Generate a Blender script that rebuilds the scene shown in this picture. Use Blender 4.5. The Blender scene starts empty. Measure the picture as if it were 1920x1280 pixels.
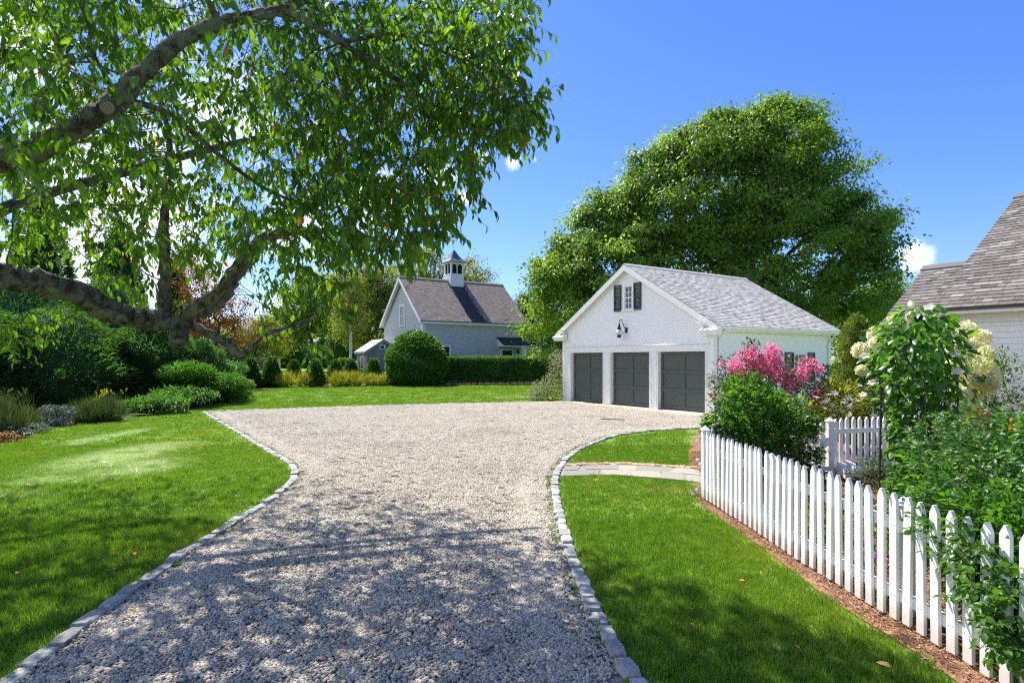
import bpy, math, random
import numpy as np
from mathutils import Vector, Matrix

random.seed(7)
RNG = np.random.default_rng(7)
SC = bpy.context.scene
COL = SC.collection
R = math.radians

SC.cycles.use_denoising = False
SC.cycles.filter_width = 1.2
SC.cycles.sample_clamp_indirect = 4.0
# ------------------------------------------------------------------ camera, sky, sun, exposure
F, CX, HZ, EYE = 1120.0, 960.0, 672.0, 1.9          # focal length and horizon in photo pixels, eye height
cam_d = bpy.data.cameras.new('camera')
cam = bpy.data.objects.new('camera', cam_d)
COL.objects.link(cam)
cam.location = (0, 0, EYE)
cam.rotation_euler = (R(90), 0, 0)
cam_d.sensor_width = 36.0
cam_d.lens = F / 1920 * 36
cam_d.shift_y = (HZ - 640) / 1920
cam_d.clip_start = 0.05
cam_d.clip_end = 3000
SC.camera = cam

SUN_EL = R(55)
SUN_H = Vector((-0.625, 0.7806))                      # horizontal direction towards the sun
SUN = Vector((SUN_H.x * math.cos(SUN_EL), SUN_H.y * math.cos(SUN_EL), math.sin(SUN_EL)))
sun_d = bpy.data.lights.new('sun', 'SUN')
sun_d.energy = 4.3
sun_d.angle = R(0.53)
sun_d.color = (1.0, 0.955, 0.88)
sun = bpy.data.objects.new('sun', sun_d)
sun.rotation_euler = (-SUN).to_track_quat('-Z', 'Y').to_euler()
COL.objects.link(sun)

SC.view_settings.view_transform = 'Standard'
SC.view_settings.look = 'None'
SC.view_settings.exposure = 1.17
SC.view_settings.gamma = 1.0
SC.view_settings.use_curve_mapping = False


def N(nt, typ, **kw):
    n = nt.nodes.new(typ)
    for k, v in kw.items():
        if k.startswith('i_'):
            key = k[2:]
            key = int(key) if key.isdigit() else key.replace('_', ' ')
            n.inputs[key].default_value = v
        else:
            setattr(n, k, v)
    return n


def ramp(nt, stops, fac=None, interp='LINEAR'):
    n = nt.nodes.new('ShaderNodeValToRGB')
    n.color_ramp.interpolation = interp
    el = n.color_ramp.elements
    while len(el) < len(stops):
        el.new(0.5)
    for e, (p, c) in zip(el, stops):
        e.position = p
        e.color = (c[0], c[1], c[2], 1) if len(c) == 3 else c
    if fac is not None:
        nt.links.new(fac, n.inputs[0])
    return n


def math_n(nt, op, a, b=None, c=None):
    n = nt.nodes.new('ShaderNodeMath')
    n.operation = op
    for i, v in enumerate((a, b, c)):
        if v is None:
            continue
        if isinstance(v, (int, float)):
            n.inputs[i].default_value = v
        else:
            nt.links.new(v, n.inputs[i])
    return n.outputs[0]


def pix_dir(u, v):
    return Vector(((u - CX) / F, 1.0, (HZ - v) / F)).normalized()


world = bpy.data.worlds.new('World')
SC.world = world
world.use_nodes = True
world.cycles.sampling_method = 'MANUAL'
world.cycles.sample_map_resolution = 2048
wt = world.node_tree
wt.nodes.clear()
w_out = N(wt, 'ShaderNodeOutputWorld')
w_bg = N(wt, 'ShaderNodeBackground')
w_bg.inputs['Strength'].default_value = 0.15
sky = N(wt, 'ShaderNodeTexSky')
sky.sky_type = 'NISHITA'
sky.sun_disc = False
sky.sun_elevation = SUN_EL
sky.sun_rotation = math.atan2(SUN_H.x, SUN_H.y)
sky.air_density = 1.0
sky.dust_density = 0.3
sky.ozone_density = 2.6
hsv = N(wt, 'ShaderNodeHueSaturation')
hsv.inputs['Saturation'].default_value = 1.10
hsv.inputs['Value'].default_value = 1.0
skm = N(wt, 'ShaderNodeMix', data_type='RGBA', blend_type='MULTIPLY')
skm.inputs[0].default_value = 1.0
skm.inputs[7].default_value = (.415, .455, .66, 1)
wt.links.new(sky.outputs[0], skm.inputs[6])
wt.links.new(skm.outputs[2], hsv.inputs['Color'])
tc = N(wt, 'ShaderNodeTexCoord')
nz = N(wt, 'ShaderNodeTexNoise', i_Scale=26.0, i_Detail=7.0, i_Roughness=0.6)
nz2 = N(wt, 'ShaderNodeTexNoise', i_Scale=7.0, i_Detail=6.0, i_Roughness=0.6)
wt.links.new(tc.outputs['Generated'], nz.inputs['Vector'])
wt.links.new(tc.outputs['Generated'], nz2.inputs['Vector'])
tot = None
# small fair-weather clouds: (photo direction, angular radius in radians, weight)
for (u, v, rad, wgt) in [(965, 300, .036, 1.0), (1000, 300, .02, .8), (1712, 482, .055, 1.15), (1740, 472, .035, .8), (872, 372, .035, 1.0),
                         (832, 408, .026, .9), (905, 295, .035, .9), (820, 320, .08, 1.0), (700, 380, .14, 1.0), (560, 420, .16, .95),
                         (420, 220, .17, .95), (330, 90, .12, .8), (250, 420, .16, .9), (600, 270, .09, .9), (520, 560, .1, .8),
                         (1070, 268, .02, .45), (1040, 275, .025, .4), (120, 300, .2, .8)]:
    d = pix_dir(u, v)
    vm = N(wt, 'ShaderNodeVectorMath', operation='DISTANCE')
    wt.links.new(tc.outputs['Generated'], vm.inputs[0])
    vm.inputs[1].default_value = d
    mr = N(wt, 'ShaderNodeMapRange')
    mr.interpolation_type = 'SMOOTHSTEP'
    mr.inputs['From Min'].default_value = rad
    mr.inputs['From Max'].default_value = 0.0
    mr.inputs['To Min'].default_value = 0.0
    mr.inputs['To Max'].default_value = wgt
    wt.links.new(vm.outputs['Value'], mr.inputs['Value'])
    tot = mr.outputs[0] if tot is None else math_n(wt, 'MAXIMUM', tot, mr.outputs[0])
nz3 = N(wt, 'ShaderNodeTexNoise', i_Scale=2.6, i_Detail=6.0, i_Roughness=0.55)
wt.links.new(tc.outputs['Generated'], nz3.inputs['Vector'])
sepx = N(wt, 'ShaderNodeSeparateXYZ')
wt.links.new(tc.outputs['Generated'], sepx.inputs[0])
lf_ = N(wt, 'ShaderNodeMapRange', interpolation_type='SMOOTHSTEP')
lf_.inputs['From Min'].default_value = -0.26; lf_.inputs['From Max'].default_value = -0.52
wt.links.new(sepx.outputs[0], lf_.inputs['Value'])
field = math_n(wt, 'MULTIPLY', lf_.outputs[0], ramp(wt, [(.34, (0, 0, 0)), (.52, (1, 1, 1))], nz3.outputs[0]).outputs[0])  # broken cloud on the left, extended out of view to add whiter fill
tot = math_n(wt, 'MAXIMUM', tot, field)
nsum = math_n(wt, 'ADD', math_n(wt, 'MULTIPLY', nz.outputs[0], 0.9), math_n(wt, 'MULTIPLY', nz2.outputs[0], 0.5))
dens = math_n(wt, 'ADD', math_n(wt, 'MULTIPLY', tot, 0.85), math_n(wt, 'SUBTRACT', nsum, 1.12))
c_mr = N(wt, 'ShaderNodeMapRange')
c_mr.interpolation_type = 'SMOOTHSTEP'
c_mr.inputs['From Min'].default_value = 0.0
c_mr.inputs['From Max'].default_value = 0.62
wt.links.new(dens, c_mr.inputs['Value'])
cmix = N(wt, 'ShaderNodeMix', data_type='RGBA')
wt.links.new(c_mr.outputs[0], cmix.inputs['Factor'])
wt.links.new(hsv.outputs[0], cmix.inputs[6])
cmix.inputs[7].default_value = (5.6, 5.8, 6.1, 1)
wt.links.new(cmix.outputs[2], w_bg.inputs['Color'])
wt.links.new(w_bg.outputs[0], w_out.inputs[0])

# ------------------------------------------------------------------ helpers


def G(u, v, z=0.0):
    """point of the level ground (height z) seen at photo pixel u, v"""
    y = (EYE - z) * F / (v - HZ)
    return np.array(((u - CX) / F * y, y, z))


def P(u, v, y):
    return np.array(((u - CX) / F * y, y, EYE + (HZ - v) / F * y))


def tag(o, label=None, cat=None, group=None, kind=None):
    if label: o['label'] = label
    if cat: o['category'] = cat
    if group: o['group'] = group
    if kind: o['kind'] = kind
    return o


def empty(name, loc, rz=0.0, label=None, cat=None, group=None):
    o = bpy.data.objects.new(name, None)
    o.empty_display_size = 0.2
    o.location = loc
    o.rotation_euler = (0, 0, rz)
    COL.objects.link(o)
    return tag(o, label, cat, group)


def link_mesh(name, me, parent=None, loc=None, kind=None):
    o = bpy.data.objects.new(name, me)
    COL.objects.link(o)
    if parent is not None:
        o.parent = parent
    if loc is not None:
        o.location = loc
    if kind:
        o['kind'] = kind
    return o


def np_mesh(name, verts, loops, starts, totals, mats, tint=None, matidx=None, smooth=False):
    me = bpy.data.meshes.new(name)
    me.vertices.add(len(verts))
    me.vertices.foreach_set('co', np.ascontiguousarray(verts, dtype=np.float32).ravel())
    me.loops.add(len(loops))
    me.loops.foreach_set('vertex_index', np.ascontiguousarray(loops, dtype=np.int32))
    me.polygons.add(len(starts))
    me.polygons.foreach_set('loop_start', np.ascontiguousarray(starts, dtype=np.int32))
    me.polygons.foreach_set('loop_total', np.ascontiguousarray(totals, dtype=np.int32))
    if matidx is not None:
        me.polygons.foreach_set('material_index', np.ascontiguousarray(matidx, dtype=np.int32))
    me.polygons.foreach_set('use_smooth', np.full(len(starts), bool(smooth)))
    for m in (mats if isinstance(mats, (list, tuple)) else [mats]):
        me.materials.append(m)
    if tint is not None:
        a = me.attributes.new('tint', 'FLOAT', 'POINT')
        a.data.foreach_set('value', np.ascontiguousarray(tint, dtype=np.float32))
    me.update(calc_edges=True)
    return me


class MB:
    """collects solids into one mesh"""

    def __init__(s):
        s.v, s.f, s.m, s.t = [], [], [], []

    def add(s, verts, faces, m=0, t=0.5):
        b = len(s.v)
        s.v.extend(tuple(map(float, p)) for p in verts)
        s.t.extend([t] * len(verts))
        for f in faces:
            s.f.append([b + i for i in f])
            s.m.append(m)

    def box(s, x0, x1, y0, y1, z0, z1, m=0, t=0.5):
        s.add([(x0, y0, z0), (x1, y0, z0), (x1, y1, z0), (x0, y1, z0), (x0, y0, z1), (x1, y0, z1), (x1, y1, z1), (x0, y1, z1)],
              [(0, 3, 2, 1), (4, 5, 6, 7), (0, 1, 5, 4), (1, 2, 6, 5), (2, 3, 7, 6), (3, 0, 4, 7)], m, t)

    def prism(s, poly, axis, a, b, m=0, t=0.5):
        """polygon (2-D) extruded along axis 'x', 'y' or 'z' from a to b"""
        n = len(poly)
        def p3(p, q):
            return {'x': (q, p[0], p[1]), 'y': (p[0], q, p[1]), 'z': (p[0], p[1], q)}[axis]
        vs = [p3(p, a) for p in poly] + [p3(p, b) for p in poly]
        fs = [tuple(range(n))[::-1], tuple(range(n, 2 * n))]
        for i in range(n):
            j = (i + 1) % n
            fs.append((i, j, n + j, n + i))
        s.add(vs, fs, m, t)

    def beam(s, p, q, w, h, up=(0, 0, 1), m=0, t=0.5):
        p, q, up = Vector(p), Vector(q), Vector(up)
        d = (q - p).normalized()
        sd = d.cross(up).normalized()
        u2 = sd.cross(d).normalized()
        vs = []
        for c in (p, q):
            for (a, b) in ((-1, -1), (1, -1), (1, 1), (-1, 1)):
                vs.append(c + sd * (a * w / 2) + u2 * (b * h / 2))
        s.add(vs, [(3, 2, 1, 0), (4, 5, 6, 7), (0, 1, 5, 4), (1, 2, 6, 5), (2, 3, 7, 6), (3, 0, 4, 7)], m, t)

    def tube(s, pts, rad, sides=8, m=0, t=0.5, cap=True):
        pts = [Vector(p) for p in pts]
        n = len(pts)
        rad = list(rad) if hasattr(rad, '__len__') else [rad] * n
        vs, fs = [], []
        ref = Vector((0.31, 0.17, 0.93))
        prev = None
        for i, p in enumerate(pts):
            d = (pts[min(i + 1, n - 1)] - pts[max(i - 1, 0)]).normalized()
            if prev is None:
                a = d.cross(ref)
                if a.length < 1e-3:
                    a = d.cross(Vector((1, 0, 0)))
                a.normalize()
            else:
                a = (prev - d * prev.dot(d)).normalized()
            prev = a
            b = d.cross(a)
            for k in range(sides):
                an = 2 * math.pi * k / sides
                vs.append(p + (a * math.cos(an) + b * math.sin(an)) * rad[i])
        for i in range(n - 1):
            for k in range(sides):
                k2 = (k + 1) % sides
                fs.append((i * sides + k, i * sides + k2, (i + 1) * sides + k2, (i + 1) * sides + k))
        if cap:
            fs.append(tuple(range(sides))[::-1])
            fs.append(tuple(range((n - 1) * sides, n * sides)))
        s.add(vs, fs, m, t)

    def lathe(s, c, prof, sides=16, m=0, t=0.5):
        """profile of (radius, z) turned round the vertical through c"""
        vs, fs = [], []
        for (r, z) in prof:
            for k in range(sides):
                a = 2 * math.pi * k / sides
                vs.append((c[0] + r * math.cos(a), c[1] + r * math.sin(a), c[2] + z))
        for i in range(len(prof) - 1):
            for k in range(sides):
                k2 = (k + 1) % sides
                fs.append((i * sides + k, i * sides + k2, (i + 1) * sides + k2, (i + 1) * sides + k))
        fs.append(tuple(range(sides))[::-1])
        fs.append(tuple(range((len(prof) - 1) * sides, len(prof) * sides)))
        s.add(vs, fs, m, t)

    def mesh(s, name, mats, smooth=False):
        tot = np.array([len(f) for f in s.f], dtype=np.int32)
        st = np.concatenate(([0], np.cumsum(tot)[:-1])).astype(np.int32)
        lo = np.array([i for f in s.f for i in f], dtype=np.int32)
        return np_mesh(name, np.array(s.v), lo, st, tot, mats, np.array(s.t), np.array(s.m), smooth)

    def build(s, name, mats, parent=None, kind=None, smooth=False, loc=None):
        return link_mesh(name, s.mesh(name, mats, smooth), parent, loc, kind)


def smooth_by_angle(o, deg=40):
    me = o.data
    me.polygons.foreach_set('use_smooth', np.ones(len(me.polygons), dtype=bool))
    try:
        me.set_sharp_from_angle(angle=R(deg))
    except Exception:
        pass


def sheet(name, poly, z, mat, kind='structure'):
    me = bpy.data.meshes.new(name)
    from mathutils.geometry import tessellate_polygon
    vs = [Vector((p[0], p[1], z)) for p in poly]
    tris = tessellate_polygon([vs])
    tr = []
    for t in tris:
        a, b, c = (vs[i] for i in t)
        tr.append(t if (b - a).cross(c - a).z > 0 else (t[0], t[2], t[1]))
    me.from_pydata([tuple(v) for v in vs], [], tr)
    me.materials.append(mat)
    return link_mesh(name, me, kind=kind)


def inside(poly, pts):
    x, y = pts[:, 0], pts[:, 1]
    r = np.zeros(len(pts), dtype=bool)
    n = len(poly)
    for i in range(n):
        x0, y0 = poly[i][0], poly[i][1]
        x1, y1 = poly[(i + 1) % n][0], poly[(i + 1) % n][1]
        if y0 == y1:
            continue
        c = ((y0 > y) != (y1 > y)) & (x < (x1 - x0) * (y - y0) / (y1 - y0) + x0)
        r ^= c
    return r


def edge_dist(poly, pts, closed=True):
    best = np.full(len(pts), 1e9)
    n = len(poly)
    for i in range(n if closed else n - 1):
        a = np.array(poly[i][:2], dtype=float)
        b = np.array(poly[(i + 1) % n][:2], dtype=float)
        ab = b - a
        L = max((ab ** 2).sum(), 1e-9)
        t = np.clip(((pts[:, :2] - a) @ ab) / L, 0, 1)
        d = np.linalg.norm(pts[:, :2] - a - t[:, None] * ab, axis=1)
        best = np.minimum(best, d)
    return best


def resample(pts, step):
    pts = [np.array(p[:2], dtype=float) for p in pts]
    seg = [np.linalg.norm(b - a) for a, b in zip(pts[:-1], pts[1:])]
    cum = np.concatenate(([0], np.cumsum(seg)))
    L = cum[-1]
    out = []
    s = step / 2
    while s < L:
        i = min(np.searchsorted(cum, s) - 1, len(seg) - 1)
        i = max(i, 0)
        f = (s - cum[i]) / seg[i]
        d = (pts[i + 1] - pts[i]) / seg[i]
        out.append((pts[i] * (1 - f) + pts[i + 1] * f, d))
        s += step
    return out


def spline(pts, n):
    """Catmull-Rom through the points"""
    pts = [np.array(p, dtype=float) for p in pts]
    q = [2 * pts[0] - pts[1]] + pts + [2 * pts[-1] - pts[-2]]
    out = []
    for i in range(1, len(q) - 2):
        for k in range(n):
            t = k / n
            out.append(0.5 * (2 * q[i] + (q[i + 1] - q[i - 1]) * t + (2 * q[i - 1] - 5 * q[i] + 4 * q[i + 1] - q[i + 2]) * t * t
                              + (3 * q[i] - q[i - 1] - 3 * q[i + 1] + q[i + 2]) * t ** 3))
    out.append(pts[-1])
    return out


# ------------------------------------------------------------------ materials


def new_mat(name, rough=0.6, spec=0.5):
    m = bpy.data.materials.new(name)
    m.use_nodes = True
    nt = m.node_tree
    b = nt.nodes['Principled BSDF']
    b.inputs['Roughness'].default_value = rough
    b.inputs['Specular IOR Level'].default_value = spec
    return m, nt, b


def pos(nt):
    return N(nt, 'ShaderNodeNewGeometry').outputs['Position']


def objco(nt):
    return N(nt, 'ShaderNodeTexCoord').outputs['Object']


def noise(nt, vec, scale, detail=4.0, rough=0.55):
    n = N(nt, 'ShaderNodeTexNoise', i_Scale=scale, i_Detail=detail, i_Roughness=rough)
    nt.links.new(vec, n.inputs['Vector'])
    return n.outputs[0]


def bump(nt, b, h, strength, dist):
    n = N(nt, 'ShaderNodeBump', i_Strength=strength, i_Distance=dist)
    nt.links.new(h, n.inputs['Height'])
    nt.links.new(n.outputs[0], b.inputs['Normal'])


def mixc(nt, fac, a, b, typ='MIX'):
    n = N(nt, 'ShaderNodeMix', data_type='RGBA', blend_type=typ)
    for i, v in ((0, fac), (6, a), (7, b)):
        if isinstance(v, (int, float)):
            n.inputs[i].default_value = v
        elif isinstance(v, (tuple, list)):
            n.inputs[i].default_value = (v[0], v[1], v[2], 1)
        else:
            nt.links.new(v, n.inputs[i])
    return n.outputs[2]


def attr(nt, name='tint'):
    return N(nt, 'ShaderNodeAttribute', attribute_name=name).outputs['Fac']


def paint(name, col, rough=0.45, dirt=0.12, scale=3.0, dirtcol=None):
    m, nt, b = new_mat(name, rough)
    p = pos(nt)
    n1 = noise(nt, p, scale, 5)
    n2 = noise(nt, p, scale * 14, 3)
    f = math_n(nt, 'MULTIPLY', n1, n2)
    dc = dirtcol or tuple(c * 0.55 for c in col)
    fr = ramp(nt, [(0.2, (0, 0, 0)), (0.5, (1, 1, 1))], f)
    c = mixc(nt, math_n(nt, 'MULTIPLY', fr.outputs[0], dirt), col, dc)
    nt.links.new(c, b.inputs['Base Color'])
    return m


def tinted(name, stops, rough=0.8, spec=0.3, grain=(1, 1, 1), gscale=20.0, gamt=0.35, bmp=0.25, bdist=0.0006):
    """colour from the piece's own tint, with a fine grain"""
    m, nt, b = new_mat(name, rough, spec)
    rp = ramp(nt, stops, attr(nt))
    mp = N(nt, 'ShaderNodeMapping')
    mp.inputs['Scale'].default_value = grain
    nt.links.new(objco(nt), mp.inputs['Vector'])
    n = noise(nt, mp.outputs[0], gscale, 5, 0.65)
    g = ramp(nt, [(0.3, (1 - gamt,) * 3), (0.7, (1 + gamt * .35,) * 3)], n)
    c = mixc(nt, 1.0, rp.outputs[0], g.outputs[0], 'MULTIPLY')
    nt.links.new(c, b.inputs['Base Color'])
    if bmp:
        bump(nt, b, n, bmp, bdist)
    return m


def leafy(name, stops, trans=0.35, rough=0.45, tcol=(1.25, 1.5, 0.45), spec=0.4, nscale=1.5, namt=0.3):
    m, nt, b = new_mat(name, rough, spec)
    rp = ramp(nt, stops, attr(nt))
    n = noise(nt, pos(nt), nscale, 3)
    g = ramp(nt, [(0.3, (1 - namt,) * 3), (0.7, (1 + namt,) * 3)], n)
    c = mixc(nt, 1.0, rp.outputs[0], g.outputs[0], 'MULTIPLY')
    nt.links.new(c, b.inputs['Base Color'])
    if trans > 0:
        tr = N(nt, 'ShaderNodeBsdfTranslucent')
        nt.links.new(mixc(nt, 1.0, c, tcol, 'MULTIPLY'), tr.inputs['Color'])
        mx = N(nt, 'ShaderNodeMixShader')
        mx.inputs[0].default_value = trans
        nt.links.new(b.outputs[0], mx.inputs[1])
        nt.links.new(tr.outputs[0], mx.inputs[2])
        nt.links.new(mx.outputs[0], nt.nodes['Material Output'].inputs['Surface'])
    return m


M = {}
M['white'] = paint('white_paint', (.80, .795, .77), 0.4, 0.10)
M['siding'] = paint('white_siding_paint', (.82, .815, .80), 0.45, 0.05, .6, (.6, .6, .58))
M['fence'] = paint('fence_paint', (.80, .79, .765), 0.5, 0.3, 5.0, (.42, .40, .36))
M['door'] = paint('door_paint', (.066, .084, .074), 0.45, 0.4, 2.0, (.045, .058, .05))
M['shutter'] = paint('shutter_paint', (.018, .032, .028), 0.4, 0.3)
M['black'] = paint('black_metal', (.016, .017, .018), 0.35, 0.3)
M['lead'] = paint('dark_metal_sheet', (.10, .11, .13), 0.4, 0.4)
M['fence'] = None
m, nt, b = new_mat('fence_paint', 0.5)
p = pos(nt); oc = objco(nt)
n1 = noise(nt, p, 6, 5, .65); n2 = noise(nt, p, 60, 3, .6)
sz = N(nt, 'ShaderNodeSeparateXYZ'); nt.links.new(oc, sz.inputs[0])
base_ = ramp(nt, [(0, (1, 1, 1)), (.09, (0, 0, 0))], math_n(nt, 'SUBTRACT', sz.outputs[2], math_n(nt, 'MULTIPLY', n1, .12)))
chip = ramp(nt, [(.72, (0, 0, 0)), (.75, (1, 1, 1))], math_n(nt, 'ADD', math_n(nt, 'MULTIPLY', n1, .45), math_n(nt, 'MULTIPLY', n2, .62)))
mp_ = N(nt, 'ShaderNodeMapping'); mp_.inputs['Scale'].default_value = (40, 40, 1.5); nt.links.new(oc, mp_.inputs[0])
gr_ = noise(nt, mp_.outputs[0], 2, 4)
c = mixc(nt, ramp(nt, [(.35, (.35, .35, .35)), (.65, (0, 0, 0))], gr_).outputs[0], (.80, .79, .765), (.70, .69, .66))
c = mixc(nt, math_n(nt, 'MULTIPLY', base_.outputs[0], .45), c, (.42, .36, .27))
for (nx, nz_) in ((.016, .166), (-.016, .17), (.016, .664), (-.016, .668)):
    dn = N(nt, 'ShaderNodeVectorMath', operation='SUBTRACT'); nt.links.new(oc, dn.inputs[0]); dn.inputs[1].default_value = (nx, 0, nz_)
    dm = N(nt, 'ShaderNodeVectorMath', operation='MULTIPLY'); nt.links.new(dn.outputs[0], dm.inputs[0]); dm.inputs[1].default_value = (1, 0, 1)
    dl = N(nt, 'ShaderNodeVectorMath', operation='LENGTH'); nt.links.new(dm.outputs[0], dl.inputs[0])
    c = mixc(nt, ramp(nt, [(.0035, (.8, .8, .8)), (.0065, (0, 0, 0))], dl.outputs['Value']).outputs[0], c, (.25, .17, .12))
c = mixc(nt, chip.outputs[0], c, (.36, .30, .24))
nt.links.new(c, b.inputs['Base Color'])
bump(nt, b, gr_, .12, .002)
M['fence'] = m
M['concrete'] = paint('concrete', (.50, .44, .36), 0.85, 0.5, 2.0)
M['interior'] = paint('dark_room', (.02, .02, .02), 0.9, 0.2)
m, nt, b = new_mat('window_glass', 0.04, 0.6)
b.inputs['Base Color'].default_value = (.015, .018, .022, 1)
M['glass'] = m
m, nt, b = new_mat('lamp_globe_glass', 0.12, 0.7)
b.inputs['Base Color'].default_value = (.72, .75, .78, 1)
M['globe'] = m
M['cedar'] = tinted('weathered_cedar_shingles', [(0, (.24, .225, .205)), (.3, (.40, .375, .345)), (.7, (.55, .525, .49)), (1, (.68, .655, .62))], .85, .25, (6, 1, 1), 9, .3)
M['cedar_house'] = tinted('grey_brown_cedar_shingles', [(0, (.085, .072, .062)), (.3, (.14, .122, .108)), (.7, (.20, .18, .162)), (1, (.31, .29, .27))], .85, .25, (14, 1, 14), 10, .35)
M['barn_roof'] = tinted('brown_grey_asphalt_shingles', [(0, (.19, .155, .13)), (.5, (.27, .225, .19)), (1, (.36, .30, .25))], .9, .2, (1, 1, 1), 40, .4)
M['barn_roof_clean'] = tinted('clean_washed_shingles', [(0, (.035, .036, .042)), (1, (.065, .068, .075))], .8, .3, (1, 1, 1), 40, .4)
M['barn_wall'] = tinted('pale_grey_wall_shingles', [(0, (.54, .55, .56)), (.5, (.58, .59, .595)), (1, (.615, .62, .625))], .85, .25, (1, 1, 1), 14, .2)
M['shed_wall'] = tinted('grey_shed_boards', [(0, (.25, .25, .25)), (1, (.36, .355, .35))], .8, .3, (9, 9, 1), 8, .3)
M['granite'] = tinted('granite_sett', [(0, (.29, .285, .27)), (.5, (.40, .39, .365)), (1, (.52, .50, .455))], .8, .3, (1, 1, 1), 35, .5, .5, .002)
M['bluestone'] = tinted('bluestone_flag', [(0, (.22, .205, .18)), (.5, (.31, .28, .235)), (1, (.40, .35, .28))], .8, .3, (1, 1, 1), 26, .22, .3, .001)
M['mortar'] = paint('sand_joint', (.27, .23, .18), .9, .4, 8.0)
M['brick'] = tinted('pale_brick', [(0, (.36, .19, .12)), (1, (.55, .34, .24))], .85, .25, (1, 1, 1), 18, .35)
M['bark'] = None
M['pebble'] = tinted('pebbles', [(0, (.20, .182, .15)), (.2, (.34, .305, .24)), (.5, (.505, .455, .355)), (.8, (.60, .545, .43)), (.93, (.60, .44, .29)), (1, (.76, .71, .59))], .75, .35, (1, 1, 1), 60, .3, 0)


_nt = M['pebble'].node_tree
_b = _nt.nodes['Principled BSDF']
_src = _b.inputs['Base Color'].links[0].from_socket
_p = pos(_nt)
_big = ramp(_nt, [(.3, (.80, .78, .74)), (.5, (1, 1, 1)), (.7, (1.06, 1.05, 1.03))], noise(_nt, _p, .55, 5, .6))
_tan = mixc(_nt, ramp(_nt, [(.60, (0, 0, 0)), (.74, (.55, .55, .55))], noise(_nt, _p, 1.3, 5, .65)).outputs[0], _src, (.50, .40, .27))
_nt.links.new(mixc(_nt, 1.0, _tan, _big.outputs[0], 'MULTIPLY'), _b.inputs['Base Color'])


def mulch_mat(name, a, bcol):
    m, nt, bb = new_mat(name, .95, .15)
    p = pos(nt)
    v = N(nt, 'ShaderNodeTexVoronoi', i_Scale=42.0)
    mp = N(nt, 'ShaderNodeMapping')
    mp.inputs['Scale'].default_value = (1, .45, 1)
    nt.links.new(p, mp.inputs['Vector'])
    nt.links.new(mp.outputs[0], v.inputs['Vector'])
    n = noise(nt, p, 5, 5)
    c = mixc(nt, v.outputs['Color'], a, bcol)
    g = ramp(nt, [(.3, (.6,) * 3), (.7, (1.15,) * 3)], n)
    nt.links.new(mixc(nt, 1.0, c, g.outputs[0], 'MULTIPLY'), bb.inputs['Base Color'])
    bump(nt, bb, v.outputs['Distance'], .8, .02)
    return m


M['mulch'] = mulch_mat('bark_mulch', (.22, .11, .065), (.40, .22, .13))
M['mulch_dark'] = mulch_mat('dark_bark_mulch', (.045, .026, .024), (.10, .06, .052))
M['chip'] = tinted('mulch_chips', [(0, (.13, .06, .035)), (.5, (.32, .17, .095)), (1, (.55, .34, .22))], .9, .2, (1, 1, 1), 30, .4, 0)


def bark_mat(name, dark, light, lichen, lam=0.5, scale=1.0):
    m, nt, b = new_mat(name, .9, .2)
    p = objco(nt)
    n1 = noise(nt, p, 9 * scale, 6, .65)
    n2 = noise(nt, p, 3.2 * scale, 5, .6)
    n3 = noise(nt, p, 28 * scale, 4, .6)
    c = ramp(nt, [(.35, dark), (.65, light)], n1).outputs[0]
    lf = ramp(nt, [(.50 - lam * .12, (0, 0, 0)), (.60 - lam * .1, (1, 1, 1))], math_n(nt, 'ADD', math_n(nt, 'MULTIPLY', n2, .6), math_n(nt, 'MULTIPLY', n3, .4)))
    nt.links.new(mixc(nt, math_n(nt, 'MULTIPLY', lf.outputs[0], lam), c, lichen), b.inputs['Base Color'])
    bump(nt, b, math_n(nt, 'ADD', n1, n3), .9, .02)
    return m


M['bark'] = bark_mat('lichened_cherry_bark', (.030, .019, .013), (.115, .075, .050), (.33, .34, .25), .55, 3.2)
M['bark_plain'] = bark_mat('brown_bark', (.04, .03, .024), (.13, .10, .078), (.22, .23, .19), .3)
M['bark_white'] = bark_mat('white_birch_bark', (.45, .44, .42), (.68, .67, .65), (.12, .12, .12), .35)

GREEN = [(0, (.022, .052, .010)), (.5, (.045, .105, .016)), (1, (.085, .165, .024))]
M['cherry_leaf'] = leafy('cherry_leaf', [(0, (.040, .098, .013)), (.45, (.082, .172, .020)), (.86, (.15, .26, .032)), (.92, (.30, .20, .02)), (.955, (.45, .17, .02)), (1, (.30, .05, .02))], .55, .36, (1.9, 1.95, .4), .4)
M['maple_leaf'] = leafy('maple_leaf', [(0, (.052, .118, .018)), (.5, (.115, .205, .027)), (1, (.195, .29, .038))], .48, .42, (2.0, 1.95, .4), .35, .35, .3)
M['yellow_leaf'] = leafy('yellow_green_leaf', [(0, (.11, .15, .018)), (.5, (.19, .23, .024)), (1, (.28, .29, .035))], .5, .5, (1.8, 1.7, .4), .3, .4, .3)
M['dark_leaf'] = leafy('dark_leaf', [(0, (.04, .085, .022)), (.5, (.068, .135, .032)), (1, (.11, .19, .04))], .4, .5, (1.3, 1.5, .5), .3, .4, .3)
M['conifer'] = leafy('conifer_spray', [(0, (.035, .09, .025)), (.5, (.06, .145, .038)), (1, (.10, .21, .05))], .35, .5, (1.2, 1.4, .5), .3, 1.5, .3)
M['juniper'] = leafy('juniper_spray', [(0, (.045, .13, .024)), (.5, (.08, .20, .035)), (1, (.14, .28, .05))], .35, .5, (1.2, 1.4, .5), .3, 1.5, .3)
M['pine'] = leafy('pine_needles', [(0, (.05, .115, .03)), (.5, (.085, .18, .048)), (1, (.14, .25, .09))], .4, .45, (1.2, 1.4, .5), .4, 1.0, .4)
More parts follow.
